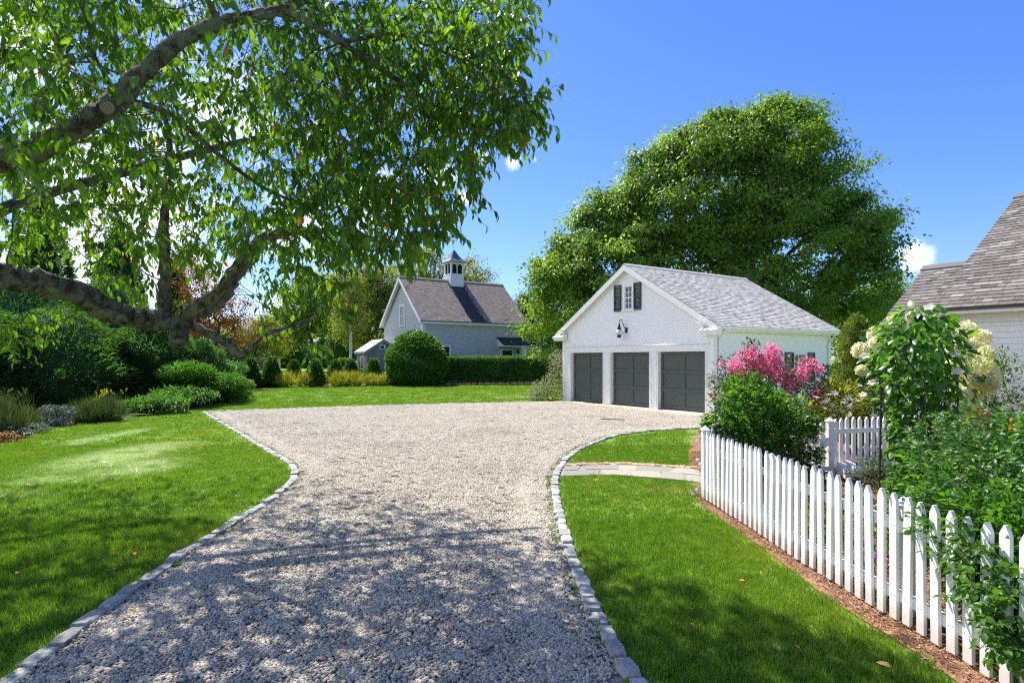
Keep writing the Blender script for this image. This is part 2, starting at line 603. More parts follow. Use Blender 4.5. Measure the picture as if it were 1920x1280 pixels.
M['spruce'] = leafy('dwarf_spruce_needles', [(0, (.07, .12, .015)), (.5, (.15, .21, .026)), (1, (.25, .30, .04))], .3, .5, (1.3, 1.3, .4), .3, 4, .4)
M['box'] = leafy('clipped_shrub_leaf', [(0, (.035, .10, .016)), (.5, (.07, .165, .025)), (1, (.13, .26, .04))], .35, .4, (1.3, 1.5, .4), .45, 2, .3)
M['hedge'] = leafy('hedge_leaf', [(0, (.04, .105, .026)), (.5, (.075, .17, .038)), (1, (.13, .25, .05))], .35, .45, (1.3, 1.5, .4), .4, 2, .3)
M['rust'] = leafy('rusty_shrub_leaf', [(0, (.05, .075, .012)), (.5, (.11, .11, .018)), (1, (.22, .13, .03))], .25, .5, (1.3, 1.3, .4), .3, 2, .3)
M['orange'] = leafy('orange_tree_leaf', [(0, (.09, .10, .02)), (.45, (.26, .13, .035)), (1, (.42, .15, .06))], .4, .5, (1.3, 1.2, .5), .3, 1, .3)
M['rose'] = leafy('rose_leaf', [(0, (.035, .095, .016)), (.5, (.065, .165, .024)), (.88, (.13, .27, .035)), (.95, (.26, .22, .03)), (1, (.36, .13, .03))], .48, .42, (1.7, 1.8, .4), .4, 5, .25)
M['vine'] = leafy('vine_leaf', [(0, (.032, .095, .016)), (.5, (.065, .17, .022)), (1, (.15, .31, .03))], .5, .34, (1.7, 1.8, .4), .45, 5, .2)
M['hyd_leaf'] = leafy('hydrangea_leaf', [(0, (.035, .10, .018)), (.5, (.07, .17, .025)), (1, (.16, .30, .04))], .45, .35, (1.5, 1.6, .4), .5, 5, .2)
M['crape_leaf'] = leafy('crape_myrtle_leaf', [(0, (.03, .06, .02)), (.5, (.055, .09, .022)), (.75, (.10, .07, .03)), (1, (.17, .05, .045))], .3, .35, (1.4, 1.4, .6), .4, 4, .3)
M['variegated'] = leafy('variegated_leaf', [(0, (.06, .12, .03)), (.5, (.20, .26, .12)), (.85, (.45, .42, .32)), (1, (.55, .38, .34))], .35, .5, (1.2, 1.2, .7), .3, 4, .2)
M['blue_leaf'] = leafy('silver_leaf', [(0, (.08, .13, .10)), (.5, (.14, .20, .17)), (1, (.26, .24, .22))], .2, .6, (1.1, 1.2, .8), .2, 4, .2)
M['rhodo'] = leafy('blue_green_leaf', [(0, (.010, .030, .022)), (.5, (.018, .048, .034)), (1, (.035, .075, .05))], .15, .35, (1.2, 1.4, .6), .4, 4, .2)
M['blade'] = leafy('strap_leaf', [(0, (.04, .08, .018)), (.5, (.075, .13, .028)), (1, (.17, .17, .06))], .3, .5, (1.3, 1.3, .5), .3, 4, .3)
M['daylily'] = leafy('golden_strap_leaf', [(0, (.16, .23, .02)), (.5, (.36, .39, .03)), (1, (.58, .54, .06))], .35, .5, (1.3, 1.2, .4), .3, 4, .3)
M['pink'] = leafy('pink_petal', [(0, (.60, .10, .24)), (.5, (.76, .22, .38)), (1, (.86, .42, .55))], .5, .6, (1.2, 1.2, 1.2), .2, 6, .2)
M['petal_white'] = leafy('white_petal', [(0, (.70, .62, .60)), (.5, (.80, .78, .74)), (1, (.82, .80, .78))], .6, .5, (1.1, 1.1, 1.05), .2, 6, .08)
M['panicle'] = leafy('cream_panicle', [(0, (.66, .68, .30)), (.45, (.80, .79, .52)), (.7, (.84, .80, .64)), (1, (.84, .66, .60))], .5, .6, (1.1, 1.15, .95), .2, 5, .12)
M['lily_orange'] = leafy('orange_petal', [(0, (.62, .11, .015)), (1, (.75, .25, .03))], .3, .5, (1.1, 1, .8), .2, 5, .2)
M['purple'] = leafy('purple_petal', [(0, (.07, .04, .26)), (1, (.24, .13, .46))], .3, .5, (1.1, 1, 1.1), .2, 5, .2)
M['magenta'] = leafy('magenta_petal', [(0, (.40, .05, .30)), (1, (.62, .18, .50))], .3, .5, (1.1, 1, 1.1), .2, 5, .2)
M['fallen'] = leafy('fallen_leaf', [(0, (.50, .30, .14)), (.5, (.52, .20, .05)), (1, (.30, .10, .04))], .2, .6, (1.2, 1.1, .6), .3, 20, .25)
M['stem'] = leafy('green_stem', [(0, (.04, .06, .02)), (1, (.09, .10, .03))], 0, .7)
M['twig'] = bark_mat('twig', (.05, .035, .025), (.14, .10, .07), (.2, .2, .16), .2, 3)

# lawn: fresh green with drier and bleached patches
def lawn_colour(nt, base_out=None, sheet_only=False):
    p = pos(nt)
    n1 = noise(nt, p, .55, 4, .6)
    n2 = noise(nt, p, 2.6, 4, .6)
    if base_out is None:
        base = ramp(nt, [(.25, (.085, .165, .018)), (.5, (.135, .235, .025)), (.75, (.19, .275, .033))], n2).outputs[0]
    else:
        base = base_out
    n4 = noise(nt, p, 7.0, 5, .7)
    c = mixc(nt, 1.0, base, ramp(nt, [(.32, (.55, .62, .6)), (.5, (1, 1, 1)), (.72, (1.25, 1.15, 1.3))], n4).outputs[0], 'MULTIPLY')
    c = mixc(nt, ramp(nt, [(.50, (0, 0, 0)), (.70, (.8, .8, .8))], n1).outputs[0], c, (.24, .29, .035))
    dry = None
    for (x, y, rx, ry, s) in [(-3.9, 15.5, 1.6, 1.6, .9), (-3.0, 13.2, .9, 1.0, .8), (.85, 29.5, 2.4, 1.2, .9), (-7.3, 13.0, 1.2, .9, .6), (2.3, 8.6, .75, .28, .7), (1.4, 8.95, .5, .2, .6), (-13, 40, 3, 1, .5)]:
        sx = N(nt, 'ShaderNodeVectorMath', operation='SUBTRACT')
        nt.links.new(p, sx.inputs[0]); sx.inputs[1].default_value = (x, y, 0)
        sc = N(nt, 'ShaderNodeVectorMath', operation='MULTIPLY')
        nt.links.new(sx.outputs[0], sc.inputs[0]); sc.inputs[1].default_value = (1 / rx, 1 / ry, 0)
        ln = N(nt, 'ShaderNodeVectorMath', operation='LENGTH')
        nt.links.new(sc.outputs[0], ln.inputs[0])
        mr = N(nt, 'ShaderNodeMapRange', interpolation_type='SMOOTHSTEP')
        mr.inputs['From Min'].default_value = 1.1; mr.inputs['From Max'].default_value = .2
        mr.inputs['To Min'].default_value = 0; mr.inputs['To Max'].default_value = s
        nt.links.new(ln.outputs['Value'], mr.inputs['Value'])
        dry = mr.outputs[0] if dry is None else math_n(nt, 'MAXIMUM', dry, mr.outputs[0])
    dn = math_n(nt, 'MULTIPLY', dry, ramp(nt, [(.3, (.25,) * 3), (.62, (1, 1, 1))], n2).outputs[0])
    c = mixc(nt, dn, c, (.36, .32, .12))
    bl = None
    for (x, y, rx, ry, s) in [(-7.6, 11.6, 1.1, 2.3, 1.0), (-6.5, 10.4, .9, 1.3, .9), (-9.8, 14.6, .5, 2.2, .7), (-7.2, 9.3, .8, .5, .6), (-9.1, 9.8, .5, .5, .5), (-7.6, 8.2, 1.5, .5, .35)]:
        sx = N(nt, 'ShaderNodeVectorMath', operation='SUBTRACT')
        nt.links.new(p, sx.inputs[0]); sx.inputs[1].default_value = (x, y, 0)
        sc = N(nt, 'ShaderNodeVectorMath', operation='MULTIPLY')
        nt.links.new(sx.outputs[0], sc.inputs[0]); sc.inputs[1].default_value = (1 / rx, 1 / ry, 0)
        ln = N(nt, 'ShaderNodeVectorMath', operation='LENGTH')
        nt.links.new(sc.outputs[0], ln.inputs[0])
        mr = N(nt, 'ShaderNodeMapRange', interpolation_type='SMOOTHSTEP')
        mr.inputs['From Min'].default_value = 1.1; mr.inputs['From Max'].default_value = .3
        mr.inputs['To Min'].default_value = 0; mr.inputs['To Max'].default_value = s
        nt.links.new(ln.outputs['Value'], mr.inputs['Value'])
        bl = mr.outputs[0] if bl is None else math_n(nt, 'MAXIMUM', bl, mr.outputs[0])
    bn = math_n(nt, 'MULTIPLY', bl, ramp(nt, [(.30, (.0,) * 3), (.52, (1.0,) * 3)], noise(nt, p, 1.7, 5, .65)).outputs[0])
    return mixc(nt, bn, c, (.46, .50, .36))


m, nt, b = new_mat('lawn', .9, .2)
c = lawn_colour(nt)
nt.links.new(c, b.inputs['Base Color'])
bump(nt, b, noise(nt, pos(nt), 60, 4, .7), .6, .02)
M['lawn'] = m
m, nt, b = new_mat('grass_blade', .5, .3)
base = ramp(nt, [(0, (.075, .165, .011)), (.45, (.155, .27, .026)), (.85, (.22, .345, .035)), (.93, (.34, .36, .09)), (1, (.42, .36, .18))], attr(nt)).outputs[0]
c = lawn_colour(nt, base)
nt.links.new(c, b.inputs['Base Color'])
tr = N(nt, 'ShaderNodeBsdfTranslucent')
nt.links.new(mixc(nt, 1.0, c, (1.2, 1.4, .5), 'MULTIPLY'), tr.inputs['Color'])
mx = N(nt, 'ShaderNodeMixShader')
mx.inputs[0].default_value = .4
nt.links.new(b.outputs[0], mx.inputs[1]); nt.links.new(tr.outputs[0], mx.inputs[2])
nt.links.new(mx.outputs[0], nt.nodes['Material Output'].inputs['Surface'])
M['grass'] = m
m, nt, b = new_mat('gravel_bed', .9, .2)
p = pos(nt)
v = N(nt, 'ShaderNodeTexVoronoi', i_Scale=32.0)
nt.links.new(p, v.inputs['Vector'])
cr = ramp(nt, [(0, (.10, .09, .075)), (.35, (.18, .16, .13)), (.8, (.28, .25, .21)), (1, (.36, .32, .27))], v.outputs['Color'])
nt.links.new(mixc(nt, 1.0, cr.outputs[0], ramp(nt, [(.3, (.8,) * 3), (.7, (1.08,) * 3)], noise(nt, p, .8, 4)).outputs[0], 'MULTIPLY'), b.inputs['Base Color'])
bump(nt, b, v.outputs['Distance'], .8, .02)
M['gravel'] = m

# ------------------------------------------------------------------ foliage helpers
# leaf templates: along +Y, normal +Z, unit length


def tmpl_leaf(w=.45, bend=.18, fold=.12):
    v = np.array([(0, 0, 0), (-w * .42, .3, fold), (0, .3, 0), (w * .42, .3, fold), (-w * .40, .62, fold * .9 - bend * .35), (0, .62, -bend * .35),
                  (w * .40, .62, fold * .9 - bend * .35), (0, 1.0, -bend)], dtype=float)
    f = [(0, 2, 1), (0, 3, 2), (1, 2, 5, 4), (2, 3, 6, 5), (4, 5, 7), (5, 6, 7)]
    return v, f


def tmpl_oval(w=.5, bend=.2, fold=.1):
    ts = [.13, .36, .63, .86]; hw = [.30, .49, .43, .21]
    v = [(0, 0, 0)]
    for t, h in zip(ts, hw):
        zc = -bend * t * t
        v += [(-h * w, t, zc + fold * h), (0, t, zc), (h * w, t, zc + fold * h)]
    v.append((0, 1, -bend * 1.05))
    f = [(0, 2, 1), (0, 3, 2)]
    for i in range(3):
        a = 1 + 3 * i
        f += [(a, a + 1, a + 4, a + 3), (a + 1, a + 2, a + 5, a + 4)]
    f += [(10, 11, 13), (11, 12, 13)]
    return np.array(v, dtype=float), f


def tmpl_diamond(w=.5, bend=.15):
    v = np.array([(0, 0, 0), (w / 2, .45, .06), (0, 1, -bend), (-w / 2, .45, .06)], dtype=float)
    return v, [(0, 1, 2), (0, 2, 3)]


def tmpl_blade(w=.06, bend=.4):
    v = np.array([(-w / 2, 0, 0), (w / 2, 0, 0), (-w * .4, .5, .0), (w * .4, .5, .0), (0, 1, -bend)], dtype=float)
    v[2:4, 2] = -bend * .18
    return v, [(0, 1, 3, 2), (2, 3, 4)]


def tmpl_round(w=.8):
    v = [(0, 0, 0)]
    for k in range(6):
        a = 2 * math.pi * k / 6 - math.pi / 2 + math.pi / 6
        v.append((math.cos(a) * w / 2, .5 + math.sin(a) * .5, .05 * math.cos(2 * a)))
    return np.array(v[1:], dtype=float), [(0, 1, 2, 3), (0, 3, 4, 5)]


def nrm(a):
    return a / np.maximum(np.linalg.norm(a, axis=-1, keepdims=True), 1e-9)


def frames(d, up):
    """rotation matrices with columns (side, direction, normal)"""
    d = nrm(d)
    s = np.cross(d, up)
    bad = np.linalg.norm(s, axis=1) < 1e-3
    if bad.any():
        s[bad] = np.cross(d[bad], np.array([1.0, .2, 0]))
    s = nrm(s)
    n = np.cross(s, d)
    return np.stack((s, d, n), axis=2)


def scatter_mesh(name, tmpl, pts, rot, scl, tint, mat, smooth=True):
    tv, tf = tmpl
    n, m = len(pts), len(tv)
    V = np.einsum('nij,mj->nmi', rot, tv) * np.asarray(scl).reshape(n, 1, 1) + pts[:, None, :]
    lt = np.array([len(f) for f in tf], dtype=np.int64)
    lo = np.array([i for f in tf for i in f], dtype=np.int64)
    loops = (lo[None, :] + (np.arange(n) * m)[:, None]).ravel()
    tot = np.tile(lt, n)
    st = np.concatenate(([0], np.cumsum(tot)[:-1]))
    return np_mesh(name, V.reshape(-1, 3), loops, st, tot, mat, np.repeat(tint, m), None, smooth)


def rnd_dirs(n):
    return nrm(RNG.normal(size=(n, 3)))


def leaf_cloud(centers, radii, per, size, flat=.6, droop=.25, out=None):
    """leaves gathered in clumps: returns points, frames, sizes"""
    k = len(centers)
    c = np.repeat(centers, per, axis=0)
    r = np.repeat(radii, per)
    off = RNG.normal(size=(k * per, 3)) * .55
    off[:, 2] *= flat
    p = c + off * r[:, None]
    d = nrm(off + RNG.normal(size=off.shape) * .6)
    d[:, 2] -= droop
    up = RNG.normal(size=off.shape) * .45 + np.array([0, 0, 1.0])
    return p, frames(d, up), size * RNG.uniform(.65, 1.3, k * per)


def split_leaves(parent, pname, tmpls, pts, rot, scl, tint, mat, nmax, sname, score=None):
    """the nmax leaves that show largest become objects of their own, the rest one mesh of kind stuff"""
    n = len(pts)
    u = CX + pts[:, 0] / np.maximum(pts[:, 1], .1) * F
    v = HZ - (pts[:, 2] - EYE) / np.maximum(pts[:, 1], .1) * F
    vis = (pts[:, 1] > 1.5) & (u > 5) & (u < 1915) & (v > 5) & (v < 1275)
    face = np.abs(np.einsum('ni,ni->n', rot[:, :, 2], nrm(pts - np.array([0, 0, EYE]))))
    sc = np.where(vis, scl / np.maximum(pts[:, 1], .5) ** 2 * (.35 + face), 0)
    if score is not None:
        sc = sc * score
    order = np.argsort(-sc)
    big, rest = order[:nmax], order[nmax:]
    nt_ = 10
    meshes = []
    qs = np.quantile(tint[big], np.linspace(.03, .97, nt_)) if len(big) else []
    for i, q in enumerate(qs):
        tv, tf = tmpls[i % len(tmpls)]
        tot = np.array([len(f) for f in tf]); lo = np.array([j for f in tf for j in f])
        st = np.concatenate(([0], np.cumsum(tot)[:-1]))
        meshes.append(np_mesh(pname, tv, lo, st, tot, mat, np.full(len(tv), q), None, True))
    pinv = parent.matrix_basis.inverted() if parent else Matrix()
    par2 = parent
    for j in big:
        k = int(np.argmin(np.abs(qs - tint[j])))
        o = bpy.data.objects.new(pname, meshes[k])
        Mx = Matrix.Identity(4)
        for a in range(3):
            for b_ in range(3):
                Mx[a][b_] = rot[j, a, b_] * scl[j]
            Mx[a][3] = pts[j, a]
        o.parent = par2
        o.matrix_basis = pinv @ Mx
        COL.objects.link(o)
    if len(rest):
        pi = np.array(pinv)
        pl = pts[rest] @ pi[:3, :3].T + pi[:3, 3]
        rl = np.einsum('ij,njk->nik', pi[:3, :3], rot[rest])
        link_mesh(sname, scatter_mesh(sname, tmpl_leaf(.48 if mat is M['cherry_leaf'] else .58, .22, .1) if len(rest) > 3000 else tmpls[0], pl, rl, scl[rest], tint[rest], mat), parent, kind='stuff')


def skeleton(nodes, targets, alpha=.25):
    """grow a branch tree: nodes = list of (pos, parent); each target joins the cheapest node"""
    pos_ = [np.array(p, dtype=float) for p, _ in nodes]
    par = [q for _, q in nodes]
    plen = [0.0] * len(nodes)
    for i in range(len(nodes)):
        if par[i] >= 0:
            plen[i] = plen[par[i]] + np.linalg.norm(pos_[i] - pos_[par[i]]) * .3
    T = np.array(targets, dtype=float)
    n = len(T)
    best = np.full(n, 1e18)
    bi = np.zeros(n, dtype=int)
    for i, p in enumerate(pos_):
        c = np.linalg.norm(T - p, axis=1) + alpha * plen[i]
        w = c < best
        best[w] = c[w]; bi[w] = i
    alive = np.ones(n, dtype=bool)
    for _ in range(n):
        k = int(np.argmin(np.where(alive, best, 1e18)))
        alive[k] = False
        i = len(pos_)
        pos_.append(T[k]); par.append(int(bi[k]))
        plen.append(plen[bi[k]] + np.linalg.norm(T[k] - pos_[bi[k]]))
        c = np.linalg.norm(T - T[k], axis=1) + alpha * plen[i]
        w = alive & (c < best)
        best[w] = c[w]; bi[w] = i
    return np.array(pos_), np.array(par)


def branch_radii(par, tip, expo=2.4, first=0):
    n = len(par)
    acc = np.zeros(n)
    kids = np.zeros(n, dtype=int)
    for i in range(n):
        if par[i] >= 0:
            kids[par[i]] += 1
    for i in range(n - 1, -1, -1):
        if acc[i] == 0:
            acc[i] = tip ** expo
        if par[i] >= 0:
            acc[par[i]] += acc[i]
    return acc ** (1 / expo), kids


def edges_mesh(name, P_, par, rad, mat, skip=0, sides=5, sag=0.0, rmax=9):
    """tapered tubes along a skeleton, each edge with one bent middle ring"""
    idx = np.array([i for i in range(len(par)) if par[i] >= 0 and i >= skip])
    a, b = P_[par[idx]], P_[idx]
    ra, rb = np.minimum(np.minimum(rad[par[idx]], rad[idx] * 1.5), rmax), np.minimum(rad[idx], rmax)
    L = np.linalg.norm(b - a, axis=1, keepdims=True)
    mid = (a + b) / 2 + RNG.normal(size=a.shape) * L * .055 + np.array([0, 0, sag]) * L
    rings = [(a, ra), (mid, (ra + rb) / 2), (b, rb)]
    d = nrm(b - a)
    ref = np.tile(np.array([.3, .2, .93]), (len(idx), 1))
    s = nrm(np.cross(d, ref))
    t = np.cross(d, s)
    ang = 2 * np.pi * np.arange(sides) / sides
    V = []
    for c, r in rings:
        V.append(c[:, None, :] + (s[:, None, :] * np.cos(ang)[None, :, None] + t[:, None, :] * np.sin(ang)[None, :, None]) * r[:, None, None])
    V = np.concatenate(V, axis=1)
    q = []
    for k in range(2):
        for j in range(sides):
            j2 = (j + 1) % sides
            q += [k * sides + j, k * sides + j2, (k + 1) * sides + j2, (k + 1) * sides + j]
    q = np.array(q)
    m = sides * 3
    loops = (q[None, :] + (np.arange(len(idx)) * m)[:, None]).ravel()
    tot = np.full(len(idx) * 2 * sides, 4)
    st = np.arange(len(tot)) * 4
    return np_mesh(name, V.reshape(-1, 3), loops, st, tot, mat, np.full(len(idx) * m, .5), None, True)


def in_ellipsoids(ells, n, shell=.55):
    """random points in a union of ellipsoids, most of them near the outside; also returns the nearest outward direction"""
    vol = np.array([e[1][0] * e[1][1] * e[1][2] for e in ells]) ** .72
    out, tries = [], 0
    while len(out) < n and tries < 60:
        tries += 1
        k = RNG.choice(len(ells), size=n, p=vol / vol.sum())
        c = np.array([ells[i][0] for i in k]); r = np.array([ells[i][1] for i in k])
        d = rnd_dirs(n)
        rr = 1 - (1 - shell) * RNG.random(n) ** 1.6
        p = c + d * r * rr[:, None]
        deep = np.zeros(n, dtype=bool)
        for (ec, er) in ells:
            q = (((p - np.array(ec)) / np.array(er)) ** 2).sum(axis=1)
            deep |= q < .5 * shell ** 2
        p = p[~deep & (p[:, 2] > .04)]
        out.extend(p.tolist())
    return np.array(out[:n])


def crown_tree(name, label, cat, base, ells, leafmat, clumps=300, per=60, leaf=.2, crad=.9, trunk_r=.3, trunk_h=None, barkmat=None,
               group=None, shell=.5, flat=.6, tip=.012, tint_mu=.5, droop=.25, big_branch=True, lw=.55, nbranch=220):
    base = np.array(base, dtype=float)
    root = empty(name, tuple(base), 0, label, cat, group)
    cen = in_ellipsoids([(np.array(c) - base, r) for c, r in ells], clumps, shell)
    rad = crad * RNG.uniform(.6, 1.25, len(cen))
    pts, rot, scl = leaf_cloud(cen, rad, per, leaf, flat, droop)
    cc = cen.mean(axis=0)
    ow = nrm((pts - cc) / (cen.std(axis=0) + .1))
    dd = rot[:, :, 1] + np.array([0, 0, -droop])
    rot = frames(dd, ow * .75 + np.array([0, 0, .55]) + RNG.normal(0, .42, pts.shape))
    keep = pts[:, 2] > .1
    pts, rot, scl = pts[keep], rot[keep], scl[keep]
    t = np.clip(tint_mu + np.repeat(RNG.normal(0, .16, len(cen)), per)[keep] + RNG.normal(0, .13, len(pts)), 0, 1)
    link_mesh('foliage', scatter_mesh('foliage', tmpl_diamond(lw), pts, rot, scl, t, leafmat), root, kind='stuff')
    cm = cen.mean(axis=0)
    th = trunk_h if trunk_h else max(cm[2] * .55, 1.0)
    nodes = [((0, 0, -.1), -1)]
    k = 5
    for i in range(1, k + 1):
        f = i / k
        nodes.append(((cm[0] * .25 * f + RNG.normal(0, .03) * th * .3, cm[1] * .25 * f, th * f), i - 1))
    sub = cen[RNG.choice(len(cen), size=min(nbranch, len(cen)), replace=False)]
    mids = []
    for p in sub[:nbranch // 3]:
        mids.append(np.array(nodes[-1][0]) * .5 + p * .5 + RNG.normal(0, .25, 3))
    tg = np.concatenate((sub, np.array(mids))) if mids else sub
    Pn, par = skeleton(nodes, tg, .3)
    r, kids = branch_radii(par, tip)
    sc_ = trunk_r / max(r[0], 1e-4)
    r = np.maximum(r * sc_, tip)
    mb = MB()
    mb.tube([Pn[i] for i in range(k + 1)], [trunk_r * (1.35 if i == 0 else 1.05 - .45 * i / k) for i in range(k + 1)], 10)
    mb.build('trunk', barkmat or M['bark_plain'], root, smooth=True)
    link_mesh('branches', edges_mesh('branches', Pn, par, r, barkmat or M['bark_plain'], skip=k + 1, rmax=trunk_r * .6), root, kind='stuff')
    return root


def conifer(name, label, cat, base, prof, mat, n, spray, group=None, core=.82, up=.55, lump=.12, wid=.22, seed_lobes=6, tint_mu=.5, core_mat=None, shift=(0, 0), shaggy=.12):
    """a dense conical or rounded shrub: prof = [(height, radius), ...]"""
    base = np.array(base, dtype=float)
    root = empty(name, tuple(base), RNG.uniform(0, 6), label, cat, group)
    hs = np.array([p[0] for p in prof]); rs = np.array([p[1] for p in prof])
    area = np.interp(np.linspace(hs[0], hs[-1], 200), hs, rs) + .03
    zz = np.linspace(hs[0], hs[-1], 200)
    z = RNG.choice(zz, size=n, p=area / area.sum()) + RNG.normal(0, .01, n)
    th = RNG.uniform(0, 2 * np.pi, n)
    ph = RNG.uniform(0, 6.28, seed_lobes)
    def lobes(th, z):
        s = np.zeros_like(z)
        for i, q in enumerate(ph):
            s += np.sin(th * (i % 4 + 2) + z * (2.2 + 1.3 * i) / max(hs[-1], .5) * 2.5 + q)
        return 1 + lump * s / math.sqrt(seed_lobes)
    r = np.interp(z, hs, rs) * lobes(th, z)
    rr = r * (1 - np.abs(RNG.normal(0, .10, n))) + RNG.exponential(shaggy * .35, n) * spray
    zf = (z - hs[0]) / (hs[-1] - hs[0])
    p = np.stack((rr * np.cos(th) + shift[0] * zf, rr * np.sin(th) + shift[1] * zf, z), axis=1)
    d = np.stack((np.cos(th), np.sin(th), np.full(n, up)), axis=1) + RNG.normal(0, .38, (n, 3))
    upv = np.stack((np.cos(th) * .5, np.sin(th) * .5, np.full(n, 1.0)), axis=1) + RNG.normal(0, .4, (n, 3))
    t = np.clip(tint_mu + RNG.normal(0, .22, n), 0, 1)
    s = spray * RNG.uniform(.6, 1.35, n)
    link_mesh('foliage', scatter_mesh('foliage', tmpl_diamond(wid), p, frames(d, upv), s, t, mat), root, kind='stuff')
    mb = MB()
    k, sd = 12, 14
    vs, fs = [], []
    for i in range(k + 1):
        zc = hs[0] + (hs[-1] - hs[0]) * i / k
        for j in range(sd):
            a = 2 * math.pi * j / sd
            q = float(np.interp(zc, hs, rs) * lobes(np.array([a]), np.array([zc]))[0]) * core
            zq = (zc - hs[0]) / (hs[-1] - hs[0])
            vs.append((q * math.cos(a) + shift[0] * zq, q * math.sin(a) + shift[1] * zq, zc if i else max(zc, .02)))
    for i in range(k):
        for j in range(sd):
            fs.append((i * sd + j, i * sd + (j + 1) % sd, (i + 1) * sd + (j + 1) % sd, (i + 1) * sd + j))
    mb.add(vs, fs, 0, .25)
    mb.build('inner_foliage', core_mat or mat, root, smooth=True)
    st = MB()
    st.tube([(0, 0, -.05), (0, 0, hs[0] + (hs[-1] - hs[0]) * .6)], [.05, .02], 6)
    st.build('stem', M['bark_plain'], root)
    return root


def clump_grass(name, label, cat, base, n, h, spread, mat, w=.03, group=None, arch=.5, seeds=0, seedmat=None):
    root = empty(name, tuple(base), 0, label, cat, group)
    th = RNG.uniform(0, 2 * np.pi, n)
    r = np.sqrt(RNG.random(n)) * spread * .35
    p = np.stack((r * np.cos(th), r * np.sin(th), np.zeros(n)), axis=1)
    lean = RNG.uniform(.15, arch + .3, n)
    d = np.stack((np.cos(th) * lean, np.sin(th) * lean, np.ones(n)), axis=1)
    up = np.stack((-np.cos(th), -np.sin(th), np.full(n, .4)), axis=1) + RNG.normal(0, .3, (n, 3))
    up2 = np.stack((np.cos(th), np.sin(th), np.full(n, .5)), axis=1) + RNG.normal(0, .3, (n, 3))
    s = h * RNG.uniform(.6, 1.2, n)
    t = np.clip(RNG.normal(.5, .25, n), 0, 1)
    link_mesh('leaf_blades', scatter_mesh('leaf_blades', tmpl_blade(w / h, arch), p, frames(d, up2), s, t, mat), root, kind='stuff')
    if seeds:
        mb = MB()
        for i in range(seeds):
            a = random.uniform(0, 6.28); l = random.uniform(.1, .45)
            q = Vector((math.cos(a) * spread * l, math.sin(a) * spread * l, h * random.uniform(1.0, 1.3)))
            mb.tube([(q.x * .2, q.y * .2, 0), (q.x * .6, q.y * .6, q.z * .6), q], [.006, .005, .004], 4, 0)
            for k in range(5):
                e = q + Vector((random.uniform(-.05, .05), random.uniform(-.05, .05), random.uniform(-.03, .05)))
                f = q + (e - q) * 1.8 + Vector((0, 0, .03))
                mb.add([e, f + Vector((.03, 0, 0)), f + Vector((0, .03, .03)), f + Vector((-.02, 0, .05))], [(0, 1, 2), (0, 2, 3)], 1, random.random())
        mb.build('flower', [M['stem'], seedmat or M['daylily']], root)
    return root


def inst_group(name, sources):
    g = bpy.data.node_groups.new(name, 'GeometryNodeTree')
    g.interface.new_socket('Geometry', in_out='INPUT', socket_type='NodeSocketGeometry')
    g.interface.new_socket('Geometry', in_out='OUTPUT', socket_type='NodeSocketGeometry')
    gi = g.nodes.new('NodeGroupInput'); go = g.nodes.new('NodeGroupOutput')
    iop = g.nodes.new('GeometryNodeInstanceOnPoints')
    jn = g.nodes.new('GeometryNodeJoinGeometry')
    for s in sources:
        oi = g.nodes.new('GeometryNodeObjectInfo')
        oi.inputs['Object'].default_value = s
        ti = g.nodes.new('GeometryNodeGeometryToInstance')
        g.links.new(oi.outputs['Geometry'], ti.inputs[0])
        g.links.new(ti.outputs[0], jn.inputs[0])
    g.links.new(gi.outputs[0], iop.inputs['Points'])
    g.links.new(jn.outputs[0], iop.inputs['Instance'])
    iop.inputs['Pick Instance'].default_value = True
    for nm, typ, sock in (('idx', 'INT', 'Instance Index'), ('rot', 'FLOAT_VECTOR', 'Rotation'), ('scl', 'FLOAT', 'Scale')):
        na = g.nodes.new('GeometryNodeInputNamedAttribute')
        na.data_type = typ
        na.inputs['Name'].default_value = nm
        g.links.new(na.outputs['Attribute'], iop.inputs[sock])
    g.links.new(iop.outputs[0], go.inputs[0])
    return g


def instances(name, pts, sources, scl, kind='stuff', tilt=0.0):
    n = len(pts)
    me = bpy.data.meshes.new(name)
    me.vertices.add(n)
    me.vertices.foreach_set('co', np.ascontiguousarray(pts, dtype=np.float32).ravel())
    a = me.attributes.new('idx', 'INT', 'POINT'); a.data.foreach_set('value', RNG.integers(0, len(sources), n).astype(np.int32))
    rot = np.zeros((n, 3), dtype=np.float32)
    rot[:, 2] = RNG.uniform(0, 6.283, n)
    if tilt:
        rot[:, :2] = RNG.normal(0, tilt, (n, 2))
    a = me.attributes.new('rot', 'FLOAT_VECTOR', 'POINT'); a.data.foreach_set('vector', rot.ravel())
    a = me.attributes.new('scl', 'FLOAT', 'POINT'); a.data.foreach_set('value', np.asarray(scl, dtype=np.float32))
    o = link_mesh(name, me, kind=kind)
    md = o.modifiers.new('scatter', 'NODES')
    md.node_group = inst_group(name + '_scatter', sources)
    return o


# ------------------------------------------------------------------ the ground
def xy(lst):
    return [G(u, v)[:2] for u, v in lst]


